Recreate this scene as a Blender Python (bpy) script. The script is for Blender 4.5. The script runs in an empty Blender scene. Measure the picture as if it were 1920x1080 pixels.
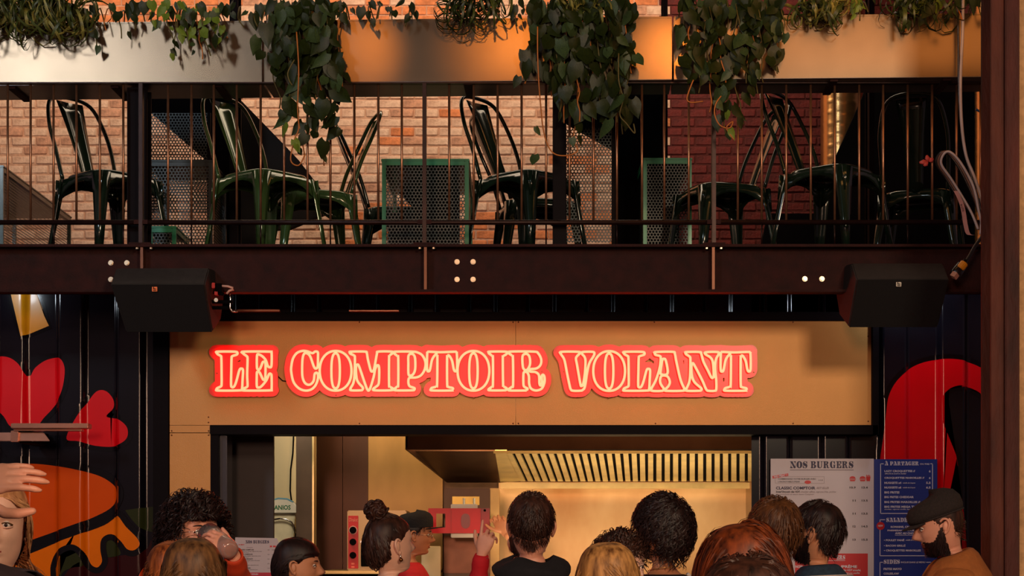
import bpy, bmesh, math, random
import numpy as np
from mathutils import Vector, Matrix, Euler
random.seed(7); RNG = np.random.default_rng(7)
S = bpy.context.scene
COL = S.collection
PI = math.pi
F = 3400.0; EYE = 1.55; HOR = 1030.0
def P(px, py, Y):                                  # a point seen at a pixel, at depth Y metres
    return Vector(((px-960)*Y/F, Y, EYE+(HOR-py)*Y/F))
def X(px, Y): return (px-960)*Y/F
def Z(py, Y): return EYE+(HOR-py)*Y/F

# ------------------------------------------------------------ camera, world, lights
cam = bpy.data.cameras.new('camera'); camo = bpy.data.objects.new('camera', cam); COL.objects.link(camo)
camo.location = (0, 0, EYE); camo.rotation_euler = (PI/2, 0, 0)
cam.sensor_width = 36; cam.lens = F/1920*36; cam.shift_y = (HOR-540)/1920; cam.clip_end = 200
S.camera = camo
w = bpy.data.worlds.new('world'); S.world = w; w.use_nodes = True
w.node_tree.nodes['Background'].inputs[0].default_value = (0.55, 0.33, 0.36, 1)
w.node_tree.nodes['Background'].inputs[1].default_value = 0.14
S.view_settings.view_transform = 'Standard'; S.view_settings.look = 'None'
S.view_settings.gamma = 1; S.view_settings.use_curve_mapping = False; S.view_settings.exposure = 0.0
def aim(o, t):
    o.rotation_euler = (Vector(t)-o.location).to_track_quat('-Z', 'Y').to_euler()
def area(name, loc, tgt, size, power, col, sy=None):
    l = bpy.data.lights.new(name, 'AREA'); l.energy = power; l.color = col; l.size = size
    if sy: l.shape = 'RECTANGLE'; l.size_y = sy
    o = bpy.data.objects.new(name, l); o.location = loc; COL.objects.link(o); aim(o, tgt); return o
def spot(name, loc, tgt, power, col, ang, blend=0.6, r=0.08):
    l = bpy.data.lights.new(name, 'SPOT'); l.energy = power; l.color = col; l.spot_size = math.radians(ang); l.spot_blend = blend; l.shadow_soft_size = r
    o = bpy.data.objects.new(name, l); o.location = loc; COL.objects.link(o); aim(o, tgt); return o
def point(name, loc, power, col, r=0.05):
    l = bpy.data.lights.new(name, 'POINT'); l.energy = power; l.color = col; l.shadow_soft_size = r
    o = bpy.data.objects.new(name, l); o.location = loc; COL.objects.link(o); return o
WARM = (1.0, 0.50, 0.16); AMBER = (1.0, 0.34, 0.05); COOL = (0.78, 0.90, 1.0); ROSE = (1.0, 0.70, 0.52)
wl = area('window_light', (-6.3, -2.0, 7.4), (-3.3, 9.5, 3.3), 1.3, 56, COOL, 2.6); wl.data.spread = math.radians(70)
def patch(name, px, py, power, ang, dy=2.7):      # ceiling spotlight washing one patch of the planters
    t = P(px, py, 9.2); spot(name, (t.x*(9.2+dy)/9.2, 9.2-dy, t.z+.277*dy+.05), t, power, AMBER, ang, 1.0, .05)
patch('planter_spot_left', 655, 92, 20, 13)
patch('planter_spot_middle', 925, 85, 34, 15)
patch('planter_spot_right', 1236, 112, 50, 11)
patch('planter_spot_seam', 1300, 110, 16, 16)
area('planter_wash_fill', (1.98, 8.42, 4.33), (1.90, 9.2, 4.1), 1.5, 3.3, (1.0, 0.40, 0.10), 0.38)  # added area light mirrored in the right planter, no lamp hangs there
point('rib_glint_fill_left', (-2.75, 9.62, 2.99), 3.0, COOL, 0.03)  # added point light behind the beam, no real lamp, for rib glints
point('rib_glint_fill_right', (2.2, 9.62, 2.99), 6.5, COOL, 0.03)  # second added glint light, equally without a real lamp
area('hall_light', (2.8, -1.0, 4.5), (1.1, 9.0, 1.9), 1.0, 270, (1.0, 0.76, 0.52))
area('front_light', (-1.2, -3.0, 3.0), (-0.6, 10, 2.0), 1.1, 225, (1.0, 0.58, 0.38))
area('balcony_light', (-0.9, 11.4, 6.4), (-0.9, 12.95, 3.7), 6.0, 100, (1.0, 0.76, 0.54), 1.2)
area('kitchen_lamp', (0.55, 10.72, 2.78), (0.75, 12.6, 1.75), 1.9, 26, (1.0, 0.58, 0.26), 0.3)
area('kitchen_side_lamp', (-0.75, 11.2, 2.8), (-0.9, 12.5, 1.9), 0.5, 7, (1.0, 0.70, 0.32), 0.4)
area('kitchen_bounce_fill', (0.75, 11.3, 1.5), (0.75, 11.8, 3.0), 1.6, 17, (1.0, 0.78, 0.46), 0.5)  # added upward light standing for bounce off the worktop onto the filters
area('kitchen_back_lamp', (-1.45, 11.0, 2.7), (-1.5, 12.0, 1.6), 0.3, 8, (1.0, 0.84, 0.60), 0.3)

# ------------------------------------------------------------ materials
def lin(c):
    c = c/255.0
    return c/12.92 if c <= 0.04045 else ((c+0.055)/1.055)**2.4
def rgb(r, g, b): return (lin(r), lin(g), lin(b), 1)
MATS = {}
def mat(name, col, rough=0.5, metal=0.0, var=0.15, scale=8.0, bump=0.0, bscale=60.0, coat=0.0, emit=None, es=0.0, stretch=None, col2=None, sheen=0.0, trans=0.0, spec=0.5, rvar=0.0):
    if name in MATS: return MATS[name]
    m = bpy.data.materials.new(name); m.use_nodes = True; MATS[name] = m
    nt = m.node_tree; n = nt.nodes; L = nt.links; b = n['Principled BSDF']
    c = rgb(*col)
    b.inputs['Roughness'].default_value = rough; b.inputs['Metallic'].default_value = metal
    b.inputs['Specular IOR Level'].default_value = spec
    b.inputs['Coat Weight'].default_value = coat; b.inputs['Coat Roughness'].default_value = 0.12
    if sheen: b.inputs['Sheen Weight'].default_value = sheen
    if trans: b.inputs['Transmission Weight'].default_value = trans
    tc = n.new('ShaderNodeTexCoord'); mp = n.new('ShaderNodeMapping'); L.new(tc.outputs['Object'], mp.inputs[0])
    if stretch: mp.inputs['Scale'].default_value = stretch
    nz = n.new('ShaderNodeTexNoise'); nz.inputs['Scale'].default_value = scale; nz.inputs['Detail'].default_value = 5
    L.new(mp.outputs[0], nz.inputs['Vector'])
    rp = n.new('ShaderNodeValToRGB'); L.new(nz.outputs[0], rp.inputs[0])
    rp.color_ramp.elements[0].position = 0.3; rp.color_ramp.elements[1].position = 0.7
    lo = [x*(1-var) for x in c[:3]]; hi = [min(1, x*(1+var)) for x in c[:3]]
    if col2: hi = rgb(*col2)[:3]
    rp.color_ramp.elements[0].color = (*lo, 1); rp.color_ramp.elements[1].color = (*hi, 1)
    L.new(rp.outputs[0], b.inputs['Base Color'])
    if rvar:
        mr = n.new('ShaderNodeMapRange'); mr.inputs['To Min'].default_value = max(0.05, rough-rvar); mr.inputs['To Max'].default_value = min(1, rough+rvar)
        L.new(nz.outputs[0], mr.inputs[0]); L.new(mr.outputs[0], b.inputs['Roughness'])
    if bump:
        n2 = n.new('ShaderNodeTexNoise'); n2.inputs['Scale'].default_value = bscale; n2.inputs['Detail'].default_value = 4
        L.new(mp.outputs[0], n2.inputs['Vector'])
        bp = n.new('ShaderNodeBump'); bp.inputs['Strength'].default_value = bump; bp.inputs['Distance'].default_value = 0.01
        L.new(n2.outputs[0], bp.inputs['Height']); L.new(bp.outputs[0], b.inputs['Normal'])
    if emit: b.inputs['Emission Color'].default_value = (*emit, 1); b.inputs['Emission Strength'].default_value = es
    return m
M_steel_dark = mat('rusty_dark_steel', (50, 22, 20), 0.75, 0.0, 0.35, 14, 0.4, 90, rvar=0.1, spec=.2)
M_column = mat('rusty_column_steel', (66, 26, 20), 0.75, 0, 0.3, 7, 0.5, 60, col2=(108, 50, 32), stretch=(1, 1, .3))
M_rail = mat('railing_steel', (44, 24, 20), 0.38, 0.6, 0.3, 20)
M_baluster = mat('baluster_steel', (170, 122, 92), 0.32, 0.8, 0.2, 20)  # rod colour lightened to carry golden highlights
M_planter = mat('brushed_planter_metal', (128, 108, 88), 0.27, 0.85, 0.08, 5)
M_under = mat('planter_underside', (120, 112, 110), 0.35, 0.6, 0.15, 6)
M_black_paint = mat('black_glossy_wall_paint', (17, 13, 20), 0.15, 0.0, 0.2, 5)
M_frame = mat('black_frame_paint', (12, 4, 8), 0.5, 0.0, 0.2, 8, spec=.06)
M_gold = mat('ochre_sign_board', (190, 132, 68), 0.40, 0.35, 0.05, 3, 0.12, 350)
M_gold2 = mat('screw_steel', (120, 70, 40), 0.4, 0.7)
M_neon = mat('neon_tube', (255, 180, 140), 0.3, emit=(6.5, 0.52, 0.25), es=1.0, var=0.0)
M_neonback = mat('red_acrylic_backing', (236, 44, 40), 0.3, var=0.03)
M_neonfill = mat('red_letter_print', (238, 20, 34), 0.35, var=0.06)
M_brick_pale = mat('painted_brick', (222, 174, 144), 0.85, 0, 0.2, 22, 0.7, 45, col2=(240, 200, 170))
M_brick_stain = mat('stained_brick', (200, 146, 116), 0.85, 0, 0.35, 22, 0.7, 45)
M_brick_orange_lit = mat('orange_lit_brick', (214, 128, 78), 0.85, 0, 0.3, 22, 0.7, 45)  # warm orange light on the wall put into the brick colour
M_brick_red = mat('red_brick', (98, 26, 20), 0.8, 0, 0.35, 20, 0.7, 45)
M_mortar = mat('mortar', (206, 158, 128), 0.95, 0, 0.2, 30, 0.5)
M_mortar_red = mat('dark_mortar', (84, 30, 24), 0.95, 0, 0.2, 30, 0.5)
M_chair = mat('green_black_enamel', (24, 40, 30), 0.16, 0.25, 0.2, 5, coat=0.8)
M_chair_olive_lit = mat('olive_lit_enamel', (58, 84, 44), 0.16, 0.2, 0.2, 5, coat=0.8)  # lit copy of the dark chair enamel, light put into the colour
M_green = mat('green_enamel', (0, 118, 80), 0.3, 0.1, 0.15, 6, coat=0.4)
M_speaker = mat('speaker_paint', (38, 30, 30), 0.7, 0, 0.25, 30, 0.5, 400)
M_grille = mat('speaker_grille', (12, 10, 13), 0.6, 0, 0.2, 60, 0.3, 600)
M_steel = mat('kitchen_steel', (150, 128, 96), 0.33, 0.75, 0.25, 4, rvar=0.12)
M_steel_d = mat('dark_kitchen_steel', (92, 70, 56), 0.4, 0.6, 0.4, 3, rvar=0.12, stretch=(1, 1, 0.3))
M_hood = mat('hood_steel', (96, 66, 50), 0.36, 0.7, 0.2, 5)
M_filter = mat('filter_steel', (226, 200, 140), 0.35, 0.55, 0.15, 8)
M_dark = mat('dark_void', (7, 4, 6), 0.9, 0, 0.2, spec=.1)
M_cream = mat('cream_wall', (214, 196, 156), 0.6, 0, 0.05, 3)
M_brownpanel = mat('dark_brown_panel', (44, 28, 28), 0.55, 0, 0.15, 10)
M_splash = mat('oily_splashback', (206, 146, 88), 0.42, 0.45, 0.25, 1.8, stretch=(1, 1, 0.6), col2=(240, 206, 158), rvar=0.14)
M_red = mat('red_print', (206, 8, 26), 0.4, 0, 0.05)
M_muralred = mat('mural_red', (226, 2, 18), 0.2, 0, 0.03)
M_white = mat('white_plastic', (236, 228, 214), 0.4, 0, 0.03)
M_menu = mat('white_menu_print', (210, 196, 200), 0.5, 0, 0.02)
M_blue = mat('blue_menu_print', (4, 46, 138), 0.45, 0, 0.04)
M_navy = mat('navy_ink', (34, 26, 70), 0.5, 0, 0.02)
M_ink = mat('black_ink', (52, 42, 50), 0.5, 0, 0.02)
M_greyink = mat('grey_ink', (150, 132, 136), 0.5, 0, 0.02)
M_paper = mat('white_ink', (226, 222, 232), 0.5, 0, 0.02)
M_copper = mat('copper_metal', (190, 130, 106), 0.25, 0.8)
M_plaster = mat('beige_plaster', (205, 160, 112), 0.9, 0, 0.2, 30, 0.5, 80)
M_concrete = mat('concrete', (110, 98, 90), 0.8, 0, 0.2, 4, 0.3)
M_chrome = mat('chrome', (220, 215, 210), 0.15, 1.0)
M_duct = mat('gold_lit_duct_steel', (214, 160, 100), 0.25, 0.9, 0.1)  # silver duct, its yellow light put into the colour
def perf_mat():
    m = bpy.data.materials.new('perforated_sheet'); m.use_nodes = True; nt = m.node_tree; n = nt.nodes; L = nt.links
    b = n['Principled BSDF']; b.inputs['Base Color'].default_value = rgb(14, 34, 30); b.inputs['Roughness'].default_value = 0.35
    tc = n.new('ShaderNodeTexCoord'); sx = n.new('ShaderNodeSeparateXYZ'); L.new(tc.outputs['UV'], sx.inputs[0])
    def math_(op, a, b_=None):
        k = n.new('ShaderNodeMath'); k.operation = op
        for i, v in enumerate((a, b_)):
            if v is None: continue
            if isinstance(v, (int, float)): k.inputs[i].default_value = v
            else: L.new(v, k.inputs[i])
        return k.outputs[0]
    p = 0.0185
    def lattice(ox, oy):
        u = math_('ABSOLUTE', math_('WRAP', math_('ADD', sx.outputs[0], ox), p/2)); v = None
        k = n.new('ShaderNodeMath'); k.operation = 'WRAP'; L.new(math_('ADD', sx.outputs[0], ox), k.inputs[0]); k.inputs[1].default_value = p/2; k.inputs[2].default_value = -p/2
        q = n.new('ShaderNodeMath'); q.operation = 'WRAP'; L.new(math_('ADD', sx.outputs[1], oy), q.inputs[0]); q.inputs[1].default_value = p*.866; q.inputs[2].default_value = -p*.866
        return math_('SQRT', math_('ADD', math_('MULTIPLY', k.outputs[0], k.outputs[0]), math_('MULTIPLY', q.outputs[0], q.outputs[0])))
    d = math_('MINIMUM', lattice(0, 0), lattice(p/2, p*.866))
    solid = math_('GREATER_THAN', d, p*0.36)
    L.new(solid, b.inputs['Alpha'])
    return m
M_perf = perf_mat()

# ------------------------------------------------------------ mesh helpers
class MB:
    def __init__(s): s.v = []; s.f = []; s.mi = []; s.m = 0
    def add(s, vs, fs):
        o = len(s.v); s.v.extend([tuple(q) for q in vs]); s.f.extend([tuple(i+o for i in f) for f in fs]); s.mi.extend([s.m]*len(fs)); return s
    def box(s, x0, x1, y0, y1, z0, z1):
        vs = [(x0,y0,z0),(x1,y0,z0),(x1,y1,z0),(x0,y1,z0),(x0,y0,z1),(x1,y0,z1),(x1,y1,z1),(x0,y1,z1)]
        return s.add(vs, [(0,3,2,1),(4,5,6,7),(0,1,5,4),(1,2,6,5),(2,3,7,6),(3,0,4,7)])
    def hexa(s, vs): return s.add(vs, [(0,3,2,1),(4,5,6,7),(0,1,5,4),(1,2,6,5),(2,3,7,6),(3,0,4,7)])
    def prism(s, poly, d):          # poly: list of Vector, d: Vector
        n = len(poly); vs = [Vector(p) for p in poly]+[Vector(p)+d for p in poly]
        return s.add(vs, [tuple(range(n))[::-1], tuple(range(n, 2*n))]+[(i, (i+1) % n, n+(i+1) % n, n+i) for i in range(n)])
    def tube(s, pts, r, n=8, caps=True, flat=1.0, closed=False):
        pts = [Vector(p) for p in pts]; m = len(pts)
        rs = [r]*m if isinstance(r, (int, float)) else list(r)
        ref = None; vs = []
        for i, p in enumerate(pts):
            if closed: t = pts[(i+1) % m]-pts[i-1]
            else: t = pts[min(i+1, m-1)]-pts[max(i-1, 0)]
            t = t.normalized() if t.length > 1e-9 else Vector((0, 0, 1))
            if ref is None:
                ref = t.cross(Vector((0, 1, 0)))
                if ref.length < 0.1: ref = t.cross(Vector((1, 0, 0)))
            ref = (ref - t*ref.dot(t)).normalized(); b = t.cross(ref)
            for k in range(n):
                a = 2*PI*k/n; vs.append(p+ref*(math.cos(a)*rs[i])+b*(math.sin(a)*rs[i]*flat))
        fs = []
        for i in range(m if closed else m-1):
            j = (i+1) % m
            for k in range(n):
                fs.append((i*n+k, i*n+(k+1) % n, j*n+(k+1) % n, j*n+k))
        if caps and not closed: fs.append(tuple(range(n))[::-1]); fs.append(tuple((m-1)*n+k for k in range(n)))
        return s.add(vs, fs)
    def ball(s, c, r, seg=12, rings=8):
        c = Vector(c); rr = (r, r, r) if isinstance(r, (int, float)) else r
        vs = []; fs = []
        for i in range(rings+1):
            th = PI*i/rings
            for k in range(seg):
                a = 2*PI*k/seg; vs.append(c+Vector((rr[0]*math.sin(th)*math.cos(a), rr[1]*math.sin(th)*math.sin(a), rr[2]*math.cos(th))))
        for i in range(rings):
            for k in range(seg): fs.append((i*seg+k, (i+1)*seg+k, (i+1)*seg+(k+1) % seg, i*seg+(k+1) % seg))
        return s.add(vs, fs)
    def disc(s, c, r, d, n=20):     # short cylinder facing -Y, d thick
        vs = []
        for yy in (0, -d):
            for k in range(n):
                a = 2*PI*k/n; vs.append((c[0]+r*math.cos(a), c[1]+yy, c[2]+r*math.sin(a)))
        return s.add(vs, [tuple(range(n)), tuple(range(n, 2*n))[::-1]]+[(k, (k+1) % n, n+(k+1) % n, n+k) for k in range(n)])
    def grid(s, A, wrap=False, flip=False):      # A: rows x cols x 3
        R_, C_ = A.shape[:2]; fs = []
        for i in range(R_-1):
            for k in range(C_ if wrap else C_-1):
                q = (i*C_+k, (i+1)*C_+k, (i+1)*C_+(k+1) % C_, i*C_+(k+1) % C_)
                fs.append(q[::-1] if flip else q)
        return s.add(A.reshape(-1, 3).tolist(), fs)
    def mesh(s, name, mats, smooth=False):
        me = bpy.data.meshes.new(name); me.from_pydata(s.v, [], s.f)
        for m in (mats if isinstance(mats, (list, tuple)) else [mats]): me.materials.append(m)
        if len(s.mi) == len(me.polygons) and any(s.mi): me.polygons.foreach_set('material_index', s.mi)
        if smooth: me.polygons.foreach_set('use_smooth', [True]*len(me.polygons))
        me.update(); return me
    def build(s, name, mats, parent=None, smooth=False, bevel=0.0, fix=True):
        me = s.mesh(name, mats, smooth)
        if fix:
            bm = bmesh.new(); bm.from_mesh(me); bmesh.ops.recalc_face_normals(bm, faces=bm.faces)
            if bevel: bmesh.ops.bevel(bm, geom=[e for e in bm.edges if e.is_manifold and e.calc_face_angle(0) > 0.5], offset=bevel, segments=2, affect='EDGES', clamp_overlap=True)
            bm.to_mesh(me); bm.free()
        o = bpy.data.objects.new(name, me); COL.objects.link(o)
        if parent: o.parent = parent; o.matrix_parent_inverse = Matrix.Identity(4)
        return o
def loc(o, p):       # children of a located empty are built in world space: undo the parent offset
    return o
def tag(o, label=None, cat=None, group=None, kind=None):
    if label: o['label'] = label
    if cat: o['category'] = cat
    if group: o['group'] = group
    if kind: o['kind'] = kind
    return o
def thing(name, label, cat, at=(0, 0, 0), rz=0, group=None):
    o = bpy.data.objects.new(name, None); COL.objects.link(o); o.location = at; o.rotation_euler = (0, 0, rz); o.empty_display_size = 0.1
    return tag(o, label, cat, group)
def reparent(o, root):            # o was built in world coordinates
    o.parent = root; T = Matrix.Translation(root.location) @ Euler(root.rotation_euler).to_matrix().to_4x4()
    o.data.transform(T.inverted()); return o
def wpart(mb, name, m, root, **k): return reparent(mb.build(name, m, None, **k), root)
def copy_tree(o, parent=None, data=True):
    c = o.copy(); COL.objects.link(c); c.parent = parent
    for ch in [q for q in COL.objects if q.parent == o]: copy_tree(ch, c)
    return c
def cr(pts, sub=6, closed=True):    # Catmull-Rom
    pts = np.array(pts, float); n = len(pts); out = []
    rng = n if closed else n-1
    for i in range(rng):
        if closed: p0, p1, p2, p3 = pts[i-1], pts[i], pts[(i+1) % n], pts[(i+2) % n]
        else: p0, p1, p2, p3 = pts[max(i-1, 0)], pts[i], pts[i+1], pts[min(i+2, n-1)]
        for k in range(sub):
            t = k/sub; out.append(0.5*((2*p1)+(-p0+p2)*t+(2*p0-5*p1+4*p2-p3)*t*t+(-p0+3*p1-3*p2+p3)*t**3))
    if not closed: out.append(pts[-1])
    return np.array(out)
# ------------------------------------------------------------ structure
DECK = 3.10
def struct(mb, name, m, **k): o = mb.build(name, m, **k); o['kind'] = 'structure'; return o
struct(MB().box(-9, 9, -6, 14, -0.1, 0), 'floor', M_concrete)
struct(MB().box(-9, 9, -6, 14, 8.0, 8.1), 'ceiling', M_dark)
struct(MB().box(-3.3, 3.2, 9.33, 13.0, DECK-0.06, DECK), 'floor.001', M_steel_dark)
# back brick wall of the balcony
YB = 13.0
wall = struct(MB().box(-6, X(1252, YB), YB, YB+0.2, DECK, 6.5), 'wall_back', M_mortar)
wall2 = struct(MB().box(X(1252, YB), 6, YB, YB+0.2, DECK, 6.5), 'wall_back.001', M_mortar_red)
def brick_mesh(seed):
    r = random.Random(seed); bm = bmesh.new(); bmesh.ops.create_cube(bm, size=1)
    for v in bm.verts: v.co = Vector((v.co.x*(0.165+r.uniform(-.004, .004)), v.co.y*0.04, v.co.z*(0.057+r.uniform(-.003, .003)))); v.co += Vector((r.uniform(-.003, .003), 0, r.uniform(-.002, .002)))
    bmesh.ops.bevel(bm, geom=bm.edges[:], offset=0.006, segments=1, affect='EDGES')
    me = bpy.data.meshes.new('brick'); bm.to_mesh(me); bm.free(); return me
bmeshes = {}
for key, m in (('p', M_brick_pale), ('s', M_brick_stain), ('o', M_brick_orange_lit), ('r', M_brick_red)):
    bmeshes[key] = []
    for k in range(3):
        me = brick_mesh(hash(key) % 7+k); me.materials.append(m); bmeshes[key].append(me)
def bricks():
    bw, bh = 0.175, 0.067; stuff = {'a': MB(), 'r': MB()}; count = {'a': 0, 'r': 0}
    nz = int((5.6-DECK)/bh)
    for j in range(nz):
        z = DECK+0.035+j*bh; y = HOR-(z-EYE)*F/YB
        for i in range(-23, 24):
            x = i*bw+(bw/2 if j % 2 else 0); px = 960+x*F/YB
            if px < -40 or px > 1900: continue
            red = px > 1250; key = 'r' if red else 'a'
            vis = 178 < y < 460 and (px < 245 or 520 < px < 1045 or (440 < px < 521 and y < 300) or 1250 < px < 1560)
            if red: mk = 'r'
            else:
                mk = 's' if random.random() < 0.15 else 'p'
                if px > 640 and random.random() < (0.08 + (0.5 if y > 385 else 0)): mk = 'o'  # more orange-lit bricks low down, where warm light falls
                if y < 120 and random.random() < .5: mk = 'o'  # orange light on the top courses painted through brick colour
            if vis and count[key] < 290:
                o = bpy.data.objects.new('brick', random.choice(bmeshes[mk])); COL.objects.link(o)
                o.location = (x, YB+0.014+random.uniform(-.004, .004), z); o.parent = wall2 if red else wall; count[key] += 1
                o.rotation_euler = (random.uniform(-.02, .02), random.uniform(-.01, .01), random.uniform(-.02, .02))
            elif -60 < y < 470:
                d = random.uniform(-.005, .004); mb = stuff[key]; mb.m = {'p': 0, 's': 1, 'o': 2, 'r': 0}[mk]
                mb.box(x-.082, x+.082, YB-0.006+d, YB, z-.028, z+.028)
    a = stuff['a'].build('bricks', [M_brick_pale, M_brick_stain, M_brick_orange_lit], wall); a['kind'] = 'stuff'
    b = stuff['r'].build('bricks', [M_brick_red], wall2); b['kind'] = 'stuff'
bricks()

# corrugated container facade
YC = 10.0; PER = 0.3235; X0R = X(435, YC)
def prof(x):
    t = ((x-X0R)/PER) % 1.0
    s = lambda e0, e1: (lambda q: q*q*(3-2*q))(min(1, max(0, (t-e0)/(e1-e0))))
    return -0.034*(s(0.0, 0.09)-s(0.45, 0.54))
def corr(x0, x1, z0, z1, name):
    xs = [x0+(x1-x0)*i/int((x1-x0)/0.006) for i in range(int((x1-x0)/0.006)+1)]
    A = np.zeros((2, len(xs), 3))
    for i, x in enumerate(xs): A[0, i] = (x, YC+prof(x), z0); A[1, i] = (x, YC+prof(x), z1)
    mb = MB().grid(A, flip=True); o = mb.build(name, M_black_paint, None, smooth=True, fix=False); o['kind'] = 'structure'; return o
corr(-3.4, X(318, YC), 0, 3.05, 'wall_left')
corr(X(318, YC), X(1645, YC), Z(600, YC), 3.05, 'wall_front')
corr(X(1409, YC), 3.0, 0, 3.05, 'wall_right')
# black steel frames round the board and opening
YS = 9.90
fr = MB()
fr.box(X(288, YS), X(317, YS), YS-0.02, YC+.02, 0, Z(548, YS)-.02)
fr.box(X(400, YS), X(1645, YS), YS-.01, YC-.03, Z(602, YS), Z(585, YS))
fr.box(X(395, YS), X(1645, YS), YS-.03, YC+.06, Z(815, YS), Z(797.5, YS))
fr.box(X(1634, YS), X(1646, YS), YS-.03, YC+.02, Z(815, YS), Z(585, YS))
fr.box(X(395, YS), X(411, YS), YS-.01, YC+.08, 0, Z(815, YS))
struct(fr, 'trim_1', M_frame, bevel=0.002)
struct(MB().box(X(411, YS), X(424, YS), YS+.03, YC+.12, 0, Z(815, YS)), 'trim_2', mat('blue_black_frame', (30, 34, 48), .25, .3, coat=.5), bevel=.004)

# ------------------------------------------------------------ balcony beam
root = thing('steel_channel_beam', 'rust brown steel channel beam carrying the balcony edge across the whole picture', 'beam', (0, 9.2, Z(548, 9.2)))
zt, zb = Z(458, 9.2), Z(548, 9.2)
wpart(MB().box(-3.3, 2.62, 9.265, 9.28, zb, zt), 'web', M_steel_dark, root)
wpart(MB().box(-3.3, 2.62, 9.19, 9.28, zt-.014, zt), 'top_flange', M_steel_dark, root, bevel=.002)
wpart(MB().box(-3.3, 2.62, 9.19, 9.28, zb, zb+.014), 'bottom_flange', M_steel_dark, root, bevel=.002)
for px in (266, 798, 1338):
    wpart(MB().box(X(px, 9.2)-.008, X(px, 9.2)+.006, 9.20, 9.27, zb+.014, zt-.014), 'stiffener', mat('stiffener_steel', (110, 66, 44), .4, .5), root)
bolt = None
def hexbolt(root, px, py, Y, r=.011):
    mb = MB(); c = P(px, py, Y); vs = []
    n = 6; pol = [Vector((c.x+r*math.cos(PI/3*k+.3), c.y, c.z+r*math.sin(PI/3*k+.3))) for k in range(6)]
    mb.prism(pol, Vector((0, -.012, 0))); mb.disc((c.x, c.y+.001, c.z), r*1.25, .004, 12)
    return wpart(mb, 'bolt', mat('zinc_bolt', (216, 196, 168), .3, .6), root)
for px, py in ((208, 493), (238, 493), (208, 524), (857, 491), (887, 491), (857, 524), (887, 524), (1509, 523), (1541, 523)): hexbolt(root, px, py, 9.264)
for px in (257, 283, 787, 813, 1325, 1352):
    c = P(px, 464, 9.21); mb = MB().tube([c+Vector((0, 0, .012)), c-Vector((0, 0, .008))], .008, 6); wpart(mb, 'bolt', mat('zinc_bolt', (216, 196, 168)), root)
# container top rail (dark) with rusty lip

# ------------------------------------------------------------ railing
root = thing('balcony_railing', 'dark steel balcony railing with thin upright rods above the beam', 'railing', (0, 9.25, zt))
YR = 9.235; ztop = 3.925
wpart(MB().tube([(-3.3, YR, Z(417, YR)), (2.5, YR, Z(417, YR))], .013, 10), 'rail', M_rail, root, smooth=True)
wpart(MB().box(-3.3, 2.5, YR-.02, YR+.02, ztop-.006, ztop), 'rail', M_rail, root)
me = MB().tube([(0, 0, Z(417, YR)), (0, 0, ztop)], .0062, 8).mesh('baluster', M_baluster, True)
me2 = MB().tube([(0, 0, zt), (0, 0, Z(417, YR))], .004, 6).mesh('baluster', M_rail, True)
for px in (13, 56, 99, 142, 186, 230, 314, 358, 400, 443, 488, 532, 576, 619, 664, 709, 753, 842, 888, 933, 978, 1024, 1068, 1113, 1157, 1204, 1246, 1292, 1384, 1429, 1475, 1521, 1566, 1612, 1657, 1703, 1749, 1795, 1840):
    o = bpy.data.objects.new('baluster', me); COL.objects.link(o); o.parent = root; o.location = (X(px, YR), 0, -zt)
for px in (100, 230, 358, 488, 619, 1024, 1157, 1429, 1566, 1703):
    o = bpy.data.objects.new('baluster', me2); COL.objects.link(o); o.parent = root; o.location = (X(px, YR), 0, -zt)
for px in (265, 796, 1338):
    x = X(px, YR); mb = MB().box(x-.010, x+.010, YR-.022, YR+.022, zt, ztop); wpart(mb, 'post', M_rail, root, bevel=.002)
    wpart(MB().box(x-.055, x+.055, YR-.045, YR+.045, zt, zt+.008), 'base_plate', M_steel_dark, root)
    wpart(MB().box(x-.035, x+.035, YR-.018, YR-.010, Z(421, YR), Z(413, YR)), 'bracket', M_steel_dark, root)

# ------------------------------------------------------------ planters
def planter(px0, px1, label):
    def yy(px): return 9.22-.09*(px-960)/960
    x0, x1 = X(px0, yy(px0)), X(px1, yy(px1)); y0, y1 = yy(px0)-.02, yy(px1)-.02; zb_, zt_ = 3.927, 4.243
    r = thing('planter_box', label, 'planter', ((x0+x1)/2, (y0+y1)/2+.15, zb_), math.atan2(y1-y0, x1-x0), 'metal planter boxes on the railing')
    L_ = math.hypot(x1-x0, y1-y0)/2; d = .15
    MB().box(-L_, L_, -d, -d+.004, 0, .315).build('front_panel', M_planter, r, bevel=.0015)
    MB().box(-L_, L_, d-.004, d, 0, .315).build('back_panel', M_planter, r)
    MB().box(-L_, -L_+.004, -d, d, 0, .315).build('end_panel', M_planter, r)
    MB().box(L_-.004, L_, -d, d, 0, .315).build('end_panel', M_planter, r)
    MB().box(-L_, L_, -d, d, -.001, .003).build('base_panel', M_under, r)
    mb = MB().box(-L_, L_, -d-.003, -d+.014, .309, .318); mb.build('rim', M_planter, r, bevel=.002)
    s = MB(); A = np.zeros((6, 60, 3))
    for i in range(6):
        for k in range(60): A[i, k] = (-L_+.005+(2*L_-.01)*k/59, -d+.006+(2*d-.012)*i/5, .27+random.uniform(0, .025))
    s.grid(A, flip=True).build('soil', mat('soil', (38, 24, 16), .95), r)['kind'] = 'stuff'
    for q in (-.7, 0, .7):
        MB().box(q*L_-.02, q*L_+.02, -d+.02, d, -.012, 0).build('bracket', M_steel_dark, r)
planter(-60, 494, 'leftmost metal planter box, silvery in cool window light, on the railing')
planter(498, 1261, 'middle metal planter box, amber lit, between the two panel joints')
planter(1265, 1868, 'rightmost metal planter box, plain orange brown, ending at the rusty column')

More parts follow.
